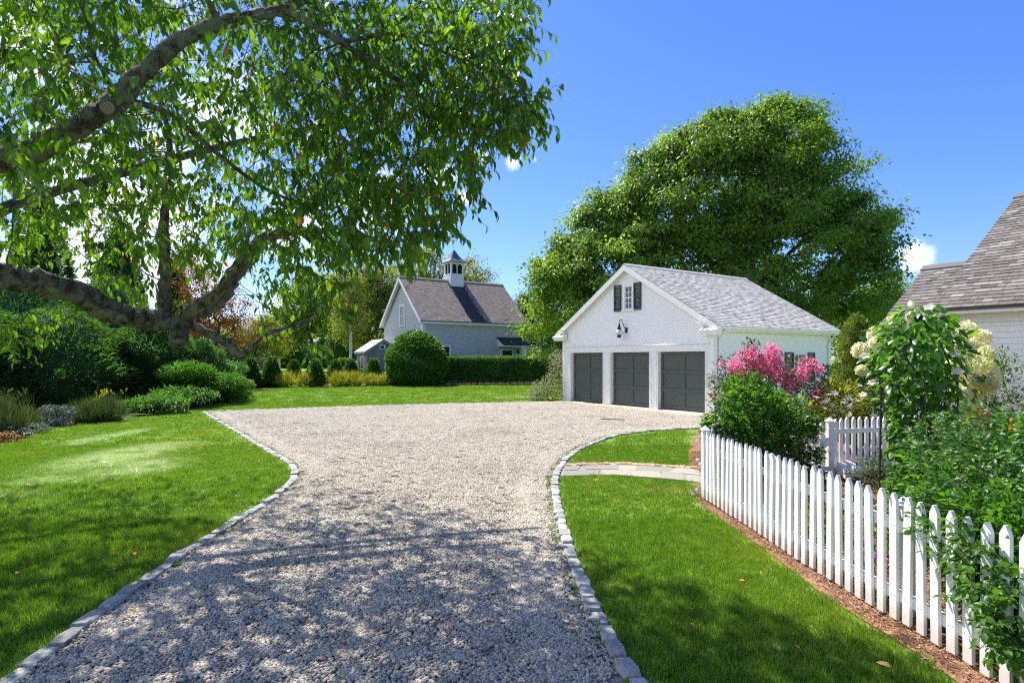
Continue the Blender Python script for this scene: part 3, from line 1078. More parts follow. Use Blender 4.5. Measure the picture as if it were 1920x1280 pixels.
LEFT_EDGE = xy([(-290, 1500), (-150, 1385), (36, 1283), (86, 1240), (140, 1201), (183, 1166), (219, 1140), (259, 1111), (316, 1071.5), (359, 1036), (402, 1012), (445.6, 983),
                (503, 947), (532, 926), (550, 909), (559, 898), (561, 888), (558, 878), (549, 868), (531, 857), (504, 841), (479, 828), (460, 815), (433, 800), (403, 782.5), (386, 772.5)])
LEFT_EDGE = spline(LEFT_EDGE[:20], 4)[:-1] + [np.array(p) for p in LEFT_EDGE[19:]]
FAR_EDGE = xy([(386, 772.5), (548, 766.3), (716, 760.5), (880, 756.5), (1035, 753.5)])
RIGHT_EDGE = xy([(1310, 803), (1265, 804.5), (1205, 809), (1149, 817), (1111, 830), (1080, 843), (1058, 859), (1046, 872), (1036, 890), (1031.5, 905), (1032.5, 924),
                 (1036, 950), (1042.5, 982), (1050.5, 1017.5), (1060, 1048), (1074, 1085.5), (1090, 1130), (1103, 1158), (1118.5, 1186), (1130, 1214.5), (1151, 1247), (1170, 1280), (1225, 1370), (1300, 1500)])
RIGHT_EDGE = spline(RIGHT_EDGE, 3)
GAR_L, GAR_R = np.array([2.32, 26.95]), np.array([6.825, 20.22])
DRIVE = [tuple(p[:2]) for p in LEFT_EDGE] + [tuple(p[:2]) for p in FAR_EDGE[1:]] + [(2.2, 26.6), (6.55, 20.1), (8.2, 19.2), (7.9, 16.2)] + [tuple(p[:2]) for p in RIGHT_EDGE]

BED_L = [tuple(p) for p in spline(xy([(-700, 905), (-330, 862), (-120, 842), (0, 830), (41, 814), (137, 797), (220, 783), (261, 773), (344, 769), (395, 761), (443, 746), (468, 732)]), 4)] + [(-15.5, 46), (-60, 60), (-60, 12)]
FENCE_PTS = [(2.92, 2.2), (2.88, 3.0), (2.84, 3.59), (2.82, 3.88), (2.80, 4.17), (2.77, 4.5), (2.74, 4.9), (2.70, 5.5), (2.68, 6.1), (2.67, 6.7), (2.64, 7.3), (2.60, 8.1)]
MULCH_EDGE = xy([(1296, 917), (1304, 934), (1341, 965), (1390, 1001), (1442.5, 1038), (1507.5, 1089), (1564, 1130), (1625, 1168), (1686, 1205), (1747, 1245), (1800, 1285), (1900, 1360), (2100, 1500)])
MULCH_EDGE = spline(MULCH_EDGE, 3)
BED_R = [tuple(p[:2]) for p in MULCH_EDGE] + [(3.2, 1.5), (9.6, 1.5), (9.6, 9.5), (7.6, 14.5), (7.8, 18.6), (6.9, 19.9), (5.3, 17.0), (3.55, 12.0), (3.15, 10.6), (2.9, 9.2)]
PATH_TOP = xy([(1056, 871.5), (1105, 869.5), (1160, 869), (1215, 870.5), (1262, 873.5), (1318, 878), (1420, 886)])
PATH_BOT = xy([(1049, 894), (1100, 891), (1160, 892), (1220, 896), (1270, 900.5), (1318, 906), (1420, 918)])
PATH = [tuple(p) for p in PATH_TOP] + [tuple(p) for p in PATH_BOT[::-1]]
BED_H = xy([(470, 727.5), (560, 725.5), (690, 724), (760, 722.8), (900, 721.5), (1020, 722.5), (1030, 716), (900, 713.5), (690, 716), (470, 719)])
BED_H = [tuple(p) for p in BED_H]

gs = 900
sheet('ground', [(-gs, -60), (gs, -60), (gs, gs), (-gs, gs)], 0.0, M['lawn'])
driveway = sheet('driveway', DRIVE, 0.006, M['gravel'])
sheet('garden_bed', BED_R, 0.010, M['mulch'])
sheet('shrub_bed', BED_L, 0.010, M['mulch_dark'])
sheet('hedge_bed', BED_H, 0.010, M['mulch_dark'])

# kerb of granite setts, one object each
sett_meshes = []
for k in range(8):
    mb = MB()
    L, W, H = .232 * (1 + random.uniform(-.06, .05)), .128 * (1 + random.uniform(-.06, .06)), .040
    c = .014
    j = lambda a: random.uniform(-a, a)
    q0, q1 = random.uniform(.74, .9), random.uniform(.74, .9)
    vs = []
    for (zz, ins) in ((-.06, 0), (H - .018, 0), (H - .004, c * .6), (H, c * 1.6)):
        for (sx, sy) in ((-1, -1), (0, -1), (1, -1), (1, 1), (0, 1), (-1, 1)):
            vs.append((sx * (L / 2 - ins) + j(.007), sy * (W / 2 * (q0 if sx < 0 else q1 if sx > 0 else 1.0) - ins) + j(.006), zz + (j(.005) if zz > 0 else 0)))
    fs = []
    for r_ in range(3):
        for q in range(6):
            q2 = (q + 1) % 6
            fs.append((r_ * 6 + q, r_ * 6 + q2, r_ * 6 + 6 + q2, r_ * 6 + 6 + q))
    fs.append((18, 19, 22, 23)); fs.append((19, 20, 21, 22))
    mb.add(vs, fs, 0, random.uniform(.1, .95))
    me = mb.mesh('cobblestone', M['granite'])
    me.polygons.foreach_set('use_smooth', np.ones(len(me.polygons), dtype=bool))
    me.set_sharp_from_angle(angle=R(38))
    sett_meshes.append(me)


def kerb(line, side, step, first_y=0, limit=None, zup=0.0):
    cnt = 0
    for p, d in resample(line, step):
        nrm_ = np.array((-d[1], d[0])) * side
        q = p + nrm_ * .066
        if q[1] < 2.2 or (limit and cnt >= limit):
            continue
        o = bpy.data.objects.new('cobblestone', random.choice(sett_meshes))
        o.parent = driveway
        o.location = (q[0] + random.uniform(-.006, .006), q[1] + random.uniform(-.006, .006), zup + random.uniform(-.012, .010))
        o.rotation_euler = (random.uniform(-.05, .05), random.uniform(-.03, .03), math.atan2(d[1], d[0]) + random.uniform(-.07, .07) + random.choice((0, math.pi)))
        o.scale = (step / .245 * random.uniform(.90, .97), random.uniform(.92, 1.08), 1)
        COL.objects.link(o)
        cnt += 1


kerb(LEFT_EDGE, 1, .275)
kerb(RIGHT_EDGE[::-1], -1, .235)
kerb(FAR_EDGE, 1, .30)

# bluestone walk with a brick edge
walk = sheet('walkway', PATH, 0.008, M['mortar'])
bme = []
for k in range(4):
    mb = MB()
    mb.box(-.047, .047, -.1, .1, 0, .010 + .004 * k, 0, random.random())
    bme.append(mb.mesh('brick', M['brick']))
for p, d in resample(PATH_TOP, .105):
    o = bpy.data.objects.new('brick', random.choice(bme))
    o.parent = walk
    q = p - np.array((-d[1], d[0])) * .08
    o.location = (q[0], q[1], .006 + random.uniform(0, .006))
    o.rotation_euler = (random.uniform(-.03, .03), random.uniform(-.02, .02), math.atan2(d[1], d[0]) + random.uniform(-.03, .03))
    COL.objects.link(o)
tp = [p for p, d in resample(PATH_TOP, .1)]
bp = [p for p, d in resample(PATH_BOT, .1)]
def path_pt(s, t):
    i = min(int(s * (len(tp) - 1)), len(tp) - 1); k = min(int(s * (len(bp) - 1)), len(bp) - 1)
    a, b_ = tp[i], bp[k]
    d = (b_ - a) / np.linalg.norm(b_ - a)
    a2 = a + d * .19
    return a2 * (1 - t) + b_ * t
for row, (t0, t1) in enumerate(((.0, .46), (.49, 1.0))):
    s = 0.0
    while s < .97:
        w = random.uniform(.09, .22)
        e = min(s + w, 1.0)
        if 1 - e < .05: e = 1.0
        tt0, tt1 = t0 + (random.uniform(-.05, .05) if row else 0), t1 + (random.uniform(-.05, .05) if not row else 0)
        sk = random.uniform(-.035, .035)
        if row == 0: tt1 = min(tt1, .46)
        else: tt0 = max(tt0, .49)
        g_ = .005
        q = [path_pt(s + g_ + (sk if s > 0 else 0), tt1), path_pt(e - sk * .5, tt1), path_pt(e, tt0), path_pt(s + g_, tt0)]
        mb = MB()
        z1 = .014 + random.uniform(0, .006)
        mb.prism([tuple(a) for a in q], 'z', .0, z1, 0, random.uniform(.05, 1))
        mb.build('flagstone', M['bluestone'], walk)
        s = e

# drain grate in the gravel
gp = G(1148, 787.5)
gr = empty('drain_grate', (gp[0], gp[1], .012), R(-20), 'small dark iron drain grate let into the gravel before the garage', 'drain')
mb = MB()
mb.box(-.36, .36, -.09, -.07, 0, .022); mb.box(-.36, .36, .07, .09, 0, .022); mb.box(-.36, -.34, -.07, .07, 0, .022); mb.box(.34, .36, -.07, .07, 0, .022)
mb.build('frame', M['black'], gr)
for i in range(9):
    mb = MB(); x = -.28 + i * .07
    mb.box(x - .018, x + .018, -.068, .068, 0, .018)
    mb.build('bar', M['black'], gr)

# ------------------------------------------------------------------ pebbles, grass, bark chips (too many to count)
def ico():
    t = (1 + 5 ** .5) / 2
    v = np.array([(-1, t, 0), (1, t, 0), (-1, -t, 0), (1, -t, 0), (0, -1, t), (0, 1, t), (0, -1, -t), (0, 1, -t), (t, 0, -1), (t, 0, 1), (-t, 0, -1), (-t, 0, 1)], dtype=float)
    v /= np.linalg.norm(v[0])
    f = [(0, 11, 5), (0, 5, 1), (0, 1, 7), (0, 7, 10), (0, 10, 11), (1, 5, 9), (5, 11, 4), (11, 10, 2), (10, 7, 6), (7, 1, 8), (3, 9, 4), (3, 4, 2), (3, 2, 6), (3, 6, 8), (3, 8, 9), (4, 9, 5), (2, 4, 11), (6, 2, 10), (8, 6, 7), (9, 8, 1)]
    return v, f


def hidden_source(name, me):
    return bpy.data.objects.new(name, me)


def pebble_patch(size, n, round_=False):
    v, f = ico()
    if round_:
        a = RNG.uniform(0, 6.28, n); r = np.sqrt(RNG.random(n)) * size / 2
        x, y = r * np.cos(a), r * np.sin(a)
    else:
        x, y = RNG.uniform(-size / 2, size / 2, n), RNG.uniform(-size / 2, size / 2, n)
    s = RNG.uniform(.0075, .0155, n)
    z = RNG.uniform(.002, .013, n)
    an = RNG.uniform(0, 6.28, n)
    sx, sy, sz = RNG.uniform(.85, 1.4, n), RNG.uniform(.75, 1.05, n), RNG.uniform(.5, .8, n)
    V = v[None] * (1 + RNG.normal(0, .09, (n, 12, 1))) * np.stack((sx, sy, sz), axis=1)[:, None, :] * s[:, None, None]
    tl = RNG.normal(0, .3, n)
    c, q = np.cos(tl), np.sin(tl)
    V = np.stack((V[..., 0] * c[:, None] - V[..., 2] * q[:, None], V[..., 1], V[..., 0] * q[:, None] + V[..., 2] * c[:, None]), axis=2)
    c, q = np.cos(an), np.sin(an)
    V = np.stack((V[..., 0] * c[:, None] - V[..., 1] * q[:, None], V[..., 0] * q[:, None] + V[..., 1] * c[:, None], V[..., 2]), axis=2)
    V += np.stack((x, y, z), axis=1)[:, None, :]
    lo = np.array([i for t in f for i in t])
    loops = (lo[None] + (np.arange(n) * 12)[:, None]).ravel()
    tot = np.full(n * 20, 3)
    return np_mesh('pebbles', V.reshape(-1, 3), loops, np.arange(n * 20) * 3, tot, M['pebble'], np.repeat(RNG.random(n), 12), None, True)


srcs = [hidden_source('pebble_patch', pebble_patch(.5, 1250)) for _ in range(4)]
gx, gy = np.meshgrid(np.arange(-14, 9, .44), np.arange(2.3, 28, .44))
g = np.stack((gx.ravel(), gy.ravel(), np.full(gx.size, .006)), axis=1)
g[:, :2] += RNG.uniform(-.03, .03, (len(g), 2))
ed = edge_dist(DRIVE, g)
ins = inside(DRIVE, g)
apron_poly = [(2.25, 26.45), (6.3, 20.45), (7.1, 20.0), (5.95, 19.9), (1.75, 25.9)]
big = ins & (ed > .36)
inst_pts = g[big]
instances('gravel', inst_pts, srcs, RNG.uniform(.95, 1.08, len(inst_pts)))
srcs2 = [hidden_source('pebble_patch_small', pebble_patch(.2, 88, True)) for _ in range(3)]
gx, gy = np.meshgrid(np.arange(-14, 9, .1), np.arange(2.3, 28, .1))
g = np.stack((gx.ravel(), gy.ravel(), np.full(gx.size, .006)), axis=1)
g[:, :2] += RNG.uniform(-.05, .05, (len(g), 2))
ed = edge_dist(DRIVE, g)
sm = inside(DRIVE, g) & (ed > .04) & (ed < .48)
instances('edge_gravel', g[sm], srcs2, RNG.uniform(.9, 1.1, sm.sum()))


def tuft(n, rad, h, w):
    th = RNG.uniform(0, 6.28, n)
    r = np.sqrt(RNG.random(n)) * rad
    p = np.stack((r * np.cos(th), r * np.sin(th), np.full(n, -.004)), axis=1)
    la = RNG.uniform(0, 6.28, n); le = np.abs(RNG.normal(0, .42, n))
    d = np.stack((np.cos(la) * le, np.sin(la) * le, np.ones(n)), axis=1)
    up = np.stack((np.cos(la), np.sin(la), np.full(n, .3)), axis=1) + RNG.normal(0, .5, (n, 3))
    return scatter_mesh('grass_tuft', tmpl_blade(w / h, .35), p, frames(d, up), h * RNG.uniform(.55, 1.25, n), np.clip(RNG.normal(.45, .25, n), 0, 1), M['grass'])


def lawn_mask(pts, margin):
    ok = np.ones(len(pts), dtype=bool)
    for poly, mg in ((DRIVE, .10 + margin), (BED_R, margin * .6), (BED_L, margin * .3), (PATH, margin), (BED_H, margin * .3)):
        ok &= ~inside(poly, pts)
        ok &= edge_dist(poly, pts) > mg
    u = CX + pts[:, 0] / pts[:, 1] * F
    ok &= (u > -220) & (u < 2150)
    return ok


def grass_zone(name, y0, y1, step, n, rad, h, w, margin, x0=-30, x1=6, nv=4):
    src = [hidden_source('grass_tuft', tuft(n, rad, h, w)) for _ in range(nv)]
    gx, gy = np.meshgrid(np.arange(x0, x1, step), np.arange(y0, y1, step))
    g = np.stack((gx.ravel(), gy.ravel(), np.zeros(gx.size)), axis=1)
    g[:, :2] += RNG.uniform(-step * .6, step * .6, (len(g), 2))
    g = g[lawn_mask(g, margin)]
    if len(g):
        instances(name, g, src, RNG.uniform(.75, 1.25, len(g)), tilt=.06)


grass_zone('lawn_grass', 2.8, 7.0, .075, 85, .085, .046, .0042, .045, -9, 3, 6)
grass_zone('lawn_grass', 7.0, 13.0, .11, 75, .11, .042, .006, .055, -14, 4)
grass_zone('lawn_grass', 13.0, 26.0, .22, 90, .2, .045, .010, .10, -22, 4.5)
grass_zone('lawn_grass', 26.0, 62.0, .5, 110, .45, .05, .022, .2, -40, 4.5)

wd = []
for line, k_ in ((LEFT_EDGE, 40), (RIGHT_EDGE, 110)):
    rs = resample(line, .05)
    for _ in range(k_):
        p_, d_ = rs[int(RNG.integers(len(rs)))]
        sd_ = -1 if line is LEFT_EDGE else -1
        q_ = p_ + np.array((-d_[1], d_[0])) * sd_ * RNG.uniform(-.02, .07)
        if q_[1] > 2.6: wd.append((q_[0], q_[1], .008))
instances('kerb_weeds', np.array(wd), [hidden_source('weed_tuft', tuft(26, .035, .05, .005)) for _ in range(3)], RNG.uniform(.5, 1.2, len(wd)))
cs = []
for _ in range(4):
    mb = MB()
    for i in range(150):
        x, y = random.uniform(-.2, .2), random.uniform(-.2, .2)
        l, w, a = random.uniform(.012, .042), random.uniform(.004, .011), random.uniform(0, 6.28)
        tl = random.uniform(-.5, .5)
        z = random.uniform(.004, .022)
        dx, dy, dz = math.cos(a) * l / 2, math.sin(a) * l / 2, tl * l / 2
        sx, sy = -math.sin(a) * w / 2, math.cos(a) * w / 2
        mb.add([(x - dx - sx, y - dy - sy, z - dz), (x + dx - sx, y + dy - sy, z + dz), (x + dx + sx, y + dy + sy, z + dz), (x - dx + sx, y - dy + sy, z - dz), (x, y, z + .006)],
               [(0, 1, 4), (1, 2, 4), (2, 3, 4), (3, 0, 4)], 0, random.random())
    cs.append(hidden_source('chip_patch', mb.mesh('chips', M['chip'])))
gx, gy = np.meshgrid(np.arange(1.2, 7, .26), np.arange(2.6, 12, .26))
g = np.stack((gx.ravel(), gy.ravel(), np.full(gx.size, .010)), axis=1)
g[:, :2] += RNG.uniform(-.05, .05, (len(g), 2))
k = inside(BED_R, g) & (edge_dist(BED_R, g) > .16)
gx, gy = np.meshgrid(np.arange(1.2, 5, .11), np.arange(2.6, 12, .11))
g2 = np.stack((gx.ravel(), gy.ravel(), np.full(gx.size, .008)), axis=1)
e2 = edge_dist(BED_R, g2)
k2 = inside(BED_R, g2) & (e2 > .03) & (e2 < .22)
pp = np.concatenate((g[k], g2[k2]))
ss = np.concatenate((RNG.uniform(.9, 1.1, k.sum()), RNG.uniform(.3, .42, k2.sum())))
instances('bark_chips', pp, cs, ss)

# ------------------------------------------------------------------ building helpers
TH = math.atan2(-.831, .556)
EX = Vector((.556, -.831, 0)); EY = Vector((.831, .556, 0))


def shingle_rows(o, ux, us, un, L, S, exp, wmin, wmax, thick, stain=None):
    """every shingle of a slope as (corner, width, length, tint, stained)"""
    o, ux, us, un = (np.array(a, dtype=float) for a in (o, ux, us, un))
    out = []
    s = 0.0
    while s < S - .02:
        x = -random.uniform(0, wmax * .8)
        e = min(exp * random.uniform(.97, 1.03), S - s)
        while x < L:
            w = random.uniform(wmin, wmax)
            x0, x1 = max(x, 0), min(x + w, L)
            if x1 - x0 > .02:
                out.append((x0, x1, s + random.uniform(-.002, .002), e, random.betavariate(2.2, 2.2), bool(stain and stain(x0, x1, s))))
            x += w
        s += exp
    return out


def shingle_verts(x0, x1, s, e, thick, gap=.003):
    up = thick * random.uniform(.85, 1.25)
    tail = e * 1.12
    a, b_ = x0 + gap, x1 - gap
    return [(a, s, .002), (b_, s, .002), (b_, s, up), (a, s, up), (a, s + tail, .001), (b_, s + tail, .001), (b_, s + tail, .005), (a, s + tail, .005)]


SH_F = [(0, 1, 2, 3), (3, 2, 6, 7), (0, 3, 7, 4), (1, 5, 6, 2)]


def shingle_slope(name, parent, o, ux, us, un, L, S, exp, wmin, wmax, thick, mats, stain=None):
    o, ux, us, un = (np.array(a, dtype=float) for a in (o, ux, us, un))
    mb = MB()
    for (x0, x1, s, e, t, st) in shingle_rows(o, ux, us, un, L, S, exp, wmin, wmax, thick, stain):
        vs = [o + ux * a + us * b_ + un * c for a, b_, c in shingle_verts(x0, x1, s, e, thick)]
        mb.add(vs, SH_F, 1 if st else 0, t)
    return mb.build(name, mats, parent, kind='stuff')


def clapboards(mb, z0, z1, exp, xr, y=0.0, thick=.020, m=0):
    """lapped boards on a wall facing -y at y; xr(z) gives the board's extent(s)"""
    z = z0
    while z < z1 - .01:
        e = min(exp, z1 - z)
        for (a0, b0), (a1, b1) in zip(xr(z), xr(z + e)):
            mb.add([(a0, y - thick, z), (b0, y - thick, z), (b1, y - .004, z + e + .008), (a1, y - .004, z + e + .008), (a0, y, z), (b0, y, z), (b1, y, z + e), (a1, y, z + e)],
                   [(0, 1, 2, 3), (0, 4, 5, 1), (0, 3, 7, 4), (1, 5, 6, 2)], m, random.random())
        z += exp


def window(parent, loc, rz, w, h, cols, rows, trim=.10, sill=True, mat='white', name='window', meet=True):
    mb = MB()
    d = .045
    mb.box(-w / 2 - trim, -w / 2, -d, .0, -.0, h + trim); mb.box(w / 2, w / 2 + trim, -d, .0, -.0, h + trim)
    mb.box(-w / 2, w / 2, -d, .0, h, h + trim)
    o = mb.build(name, M[mat], parent)
    o.location = loc; o.rotation_euler = (0, 0, rz)
    s = MB()
    if sill:
        s.box(-w / 2 - trim - .03, w / 2 + trim + .03, -d - .045, .0, -.06, -.001)
        s.build('sill', M[mat], o)
    f = MB(); r = .035
    f.box(-w / 2 + .001, -w / 2 + r, -.022, .0, .001, h - .001); f.box(w / 2 - r, w / 2 - .001, -.022, .0, .001, h - .001)
    f.box(-w / 2 + r, w / 2 - r, -.022, .0, .001, r + .01); f.box(-w / 2 + r, w / 2 - r, -.022, .0, h - r, h - .001)
    for i in range(1, cols):
        x = -w / 2 + r + (w - 2 * r) * i / cols
        f.box(x - .011, x + .011, -.018, .0, r + .01, h - r)
    for i in range(1, rows):
        z = r + (h - 2 * r) * i / rows
        q = .02 if (meet and i == rows // 2) else .011
        f.box(-w / 2 + r, w / 2 - r, -.0195 if q < .015 else -.03, .0, z - q, z + q)
    f.build('sash', M[mat], o)
    for i in range(cols):
        for k in range(rows):
            g = MB()
            x0 = -w / 2 + r + (w - 2 * r) * i / cols; x1 = -w / 2 + r + (w - 2 * r) * (i + 1) / cols
            z0 = r + (h - 2 * r) * k / rows; z1 = r + (h - 2 * r) * (k + 1) / rows
            g.box(x0 + .004, x1 - .004, -.011, -.007, z0 + .004, z1 - .004)
            g.build('pane', M['glass'], o)
    return o


def shutter(parent, loc, rz, w, h):
    mb = MB(); r = .05
    mb.box(-w / 2, -w / 2 + r, -.06, -.02, 0, h); mb.box(w / 2 - r, w / 2, -.06, -.02, 0, h)
    for (a, b_) in ((0, .07), (h * .46, h * .46 + .07), (h - .06, h)):
        mb.box(-w / 2 + r, w / 2 - r, -.058, -.022, a, b_)
    o = mb.build('shutter', M['shutter'], parent)
    o.location = loc; o.rotation_euler = (0, 0, rz)
    s = MB()
    for (a, b_) in ((.08, h * .46 - .01), (h * .46 + .08, h - .07)):
        n = max(3, int((b_ - a) / .048))
        for i in range(n):
            z = a + (b_ - a) * (i + .5) / n
            s.beam((-w / 2 + r, -.040, z), (w / 2 - r, -.040, z), .034, .008, (0, -.75, .66))
    s.build('louvre_slats', M['shutter'], o, kind='stuff')
    return o


def gable_core(parent, name, x0, x1, y0, y1, ze, zr, mat, axis='x', z0=0.0):
    """closed walls under a gable roof; axis = direction across which the gable spans"""
    mb = MB()
    if axis == 'x':
        mb.prism([(x0, z0), (x1, z0), (x1, ze), ((x0 + x1) / 2, zr), (x0, ze)], 'y', y0, y1)
    else:
        mb.prism([(y0, z0), (y1, z0), (y1, ze), ((y0 + y1) / 2, zr), (y0, ze)], 'x', x0, x1)
    return mb.build(name, mat, parent)


# ------------------------------------------------------------------ garage
gmid = (GAR_L + GAR_R) / 2
gar = empty('garage', (gmid[0], gmid[1], 0), TH, 'white clapboard three bay garage with dark green doors and grey shingle roof', 'garage')
HW, DEP = 4.05, 7.35
EZ, RZ, EXT = 3.05, 5.64, 4.38
DOORS = [(-3.503, -1.423), (-.963, 1.152), (1.591, 3.717)]
DH = 2.15
slope_n = Vector((RZ - EZ, 0, EXT)).normalized()
SL = math.hypot(EXT, RZ - EZ)
wall_top = lambda x: RZ - (RZ - EZ) / EXT * abs(x) - .14

mb = MB()
mb.box(HW - .12, HW, .02, DEP, 0, 2.9)                                 # side and back walls
mb.box(-HW, -HW + .12, .02, DEP, 0, 2.9)
mb.box(-HW + .12, HW - .12, DEP - .12, DEP, 0, 2.9)
mb.prism([(-HW + .01, DH + .25), (HW - .01, DH + .25), (HW - .01, wall_top(HW)), (0, wall_top(0)), (-HW + .01, wall_top(HW))], 'y', .0, .12)
mb.prism([(-HW + .01, 2.905), (HW - .01, 2.905), (0, wall_top(0))], 'y', DEP - .12, DEP - .002)
mb.build('wall', M['siding'], gar)
mb = MB()
gx_ = lambda z: [(-min(HW - .12, EXT * (RZ - z - .22) / (RZ - EZ)), min(HW - .12, EXT * (RZ - z - .22) / (RZ - EZ)))]
clapboards(mb, DH + .285, RZ - .32, .105, gx_, 0.0, .021)
mb.build('front_clapboards', M['siding'], gar, kind='stuff')
mb = MB()
clapboards(mb, .22, 2.80, .105, lambda z: [(.13, DEP - .14)], 0.0, .021)
o = mb.build('side_clapboards', M['siding'], gar, kind='stuff')
o.location = (HW, 0, 0); o.rotation_euler = (0, 0, R(90))
mb = MB()
mb.box(HW - .02, HW + .03, .0, DEP, 0, .22)
mb.build('foundation', M['concrete'], gar)
# piers and header round the doors
mb = MB()
xs = [-HW] + [v for d in DOORS for v in d] + [HW]
for i in range(0, len(xs), 2):
    mb.box(xs[i] + (.002 if i == 0 else 0), xs[i + 1] - (.002 if i == 6 else 0), -.012, .28, .0, DH)
mb.box(-HW + .002, HW - .002, -.012, .28, DH + .001, DH + .25)
mb.build('door_surround', M['white'], gar)
mb = MB()
for (a, b_) in DOORS:                                                   # inner casing
    for x0, x1 in ((a - .11, a - .075), (a - .035, a), (b_, b_ + .035), (b_ + .075, b_ + .11)):
        mb.box(x0, x1, -.030, -.0125, .0, DH + .03)
    mb.box(a - .03, b_ + .03, -.026, -.0125, DH + .002, DH + .028)
mb.build('casing', M['white'], gar)
mb = MB()
mb.prism([(-.075, DH + .252), (-.015, DH + .252), (-.015, DH + .295), (-.07, DH + .268)], 'x', -HW + .14, HW - .14)
mb.build('drip_cap', M['white'], gar)
for sx in (-1, 1):
    mb = MB()
    a, b_ = sorted((sx * (HW + .025), sx * (HW - .125)))
    mb.box(a, b_, -.031, -.0125, .0, 2.83)
    a, b_ = sorted((sx * (HW + .003), sx * (HW + .028)))
    mb.box(a, b_, -.012, .13, .0, 2.83)
    mb.build('corner_board', M['white'], gar)
mb = MB()
mb.box(HW + .003, HW + .028, DEP - .14, DEP, .0, 2.83)
mb.build('corner_board', M['white'], gar)
for (a, b_) in DOORS:
    mid = (a + b_) / 2
    d = MB(); y0, y1 = .135, .178
    d.box(a + .004, b_ - .004, y1, y1 + .02, .03, DH - .004)
    d.box(a + .004, a + .105, y0, y1, .03, DH - .004); d.box(b_ - .105, b_ - .004, y0, y1, .03, DH - .004)
    d.box(mid - .06, mid + .06, y0 + .002, y1, .032, DH - .006)
    hh = [(.03, .17), (.70, .81), (1.36, 1.47), (DH - .11, DH - .004)]
    for z0, z1 in hh:
        d.box(a + .105, mid - .06, y0 + .001, y1, z0, z1); d.box(mid + .06, b_ - .105, y0 + .001, y1, z0, z1)
    go = d.build('garage_door', M['door'], gar)
    for c0, c1 in ((a + .105, mid - .06), (mid + .06, b_ - .105)):
        for k in range(3):
            q = MB(); z0, z1 = hh[k][1], hh[k + 1][0]
            q.box(c0 + .004, c1 - .004, y1 - .016, y1 - .001, z0 + .004, z1 - .004)
            q.prism([(y1 - .017, z0 + .004), (y1 - .017, z0 + .022), (y0 + .008, z0 + .004)], 'x', c0 + .003, c1 - .003)
            q.build('panel', M['door'], go)
    s = MB(); s.box(a + .004, b_ - .004, y0, y1 + .02, .004, .03); s.build('weather_strip', M['black'], go)
ap = MB()
ap.prism([(-4.1, -.55), (3.75, -1.05), (4.15, -.6), (4.02, .3), (-4.02, .3)], 'z', -.02, .022)
ap.build('apron', M['concrete'], gar)
# roof
rf = MB()
yA, yB = -.2, DEP + .25
for sx in (-1, 1):
    pts_ = [(0, RZ - .04), (sx * EXT, EZ - .04), (sx * EXT, EZ - .10), (0, RZ - .10)]
    rf.prism(pts_ if sx > 0 else pts_[::-1], 'y', yA + .02, yB)
roof = rf.build('roof', M['cedar'], gar)
for sx in (1, -1):
    us = (-sx * EXT / SL, 0, (RZ - EZ) / SL)
    un = (sx * (RZ - EZ) / SL, 0, EXT / SL)
    if sx > 0:
        shingle_slope('shingles', roof, (sx * (EXT + .03), yA, EZ - .055), (0, 1, 0), us, un, yB - yA, SL + .02, .128, .09, .2, .018, [M['cedar']])
    else:
        shingle_slope('shingles', roof, (sx * (EXT + .03), yB, EZ - .055), (0, -1, 0), us, un, yB - yA, SL + .02, .128, .09, .2, .018, [M['cedar']])
rc = MB()
rc.prism([(-.16, RZ - .125), (0, RZ - .03), (.16, RZ - .125), (.16, RZ - .09), (0, RZ + .005), (-.16, RZ - .09)], 'y', yA - .01, yB + .01)
rc.build('ridge_cap', M['cedar'], roof)
mb = MB()
for sx in (-1, 1):                                                      # rake boards, two steps
    for (wd, ya, yb, off) in ((.22, yA - .02, yA + .02, .06), (.20, -.045, -.022, .15)):
        p, q = Vector((0, 0, RZ - off)), Vector((sx * (EXT - .02), 0, EZ - off))
        poly = [(p.x, p.z), (q.x, q.z), (q.x, q.z - wd), (p.x, p.z - wd)]
        mb.prism(poly if sx > 0 else poly[::-1], 'y', ya, yb)
    poly = [(0, RZ - .14), (sx * (EXT - .02), EZ - .14), (sx * (EXT - .02), EZ - .155), (0, RZ - .155)]
    mb.prism(poly if sx > 0 else poly[::-1], 'y', yA + .02, -.045)
mb.build('rake_board', M['white'], gar)
mb = MB()
for sx in (-1, 1):
    a, b_ = sorted((sx * (HW + .029), sx * (EXT - .03)))
    mb.box(a, b_, -.02, DEP + .1, 2.83, 2.93)
    a, b_ = sorted((sx * (HW - .33), sx * (EXT + .06)))                 # cornice return
    mb.box(a, b_, -.30, -.048, 2.76, 2.80)
    mb.box(a + .03, b_ - .03, -.27, -.048, 2.70, 2.759)
    mb.box(a, b_, -.32, -.048, 2.801, 2.86)
    mb.add([(a, -.34, 2.861), (b_, -.34, 2.861), (b_, -.047, 2.861), (a, -.047, 2.861), (a + (.0 if sx > 0 else .12), -.047, 3.02), (b_ - (.12 if sx > 0 else 0), -.047, 3.02)],
           [(0, 1, 5, 4), (0, 4, 3), (1, 2, 5), (0, 3, 2, 1), (2, 3, 4, 5)])
mb.build('cornice', M['white'], gar)
for sx in (1,):
    mb = MB()
    prof = [(EXT - .02, 2.88), (EXT + .07, 2.88), (EXT + .10, 2.93), (EXT + .10, 2.985), (EXT - .02, 2.985)]
    mb.prism(prof, 'y', -.2, DEP + .2)
    mb.build('gutter', M['white'], gar)
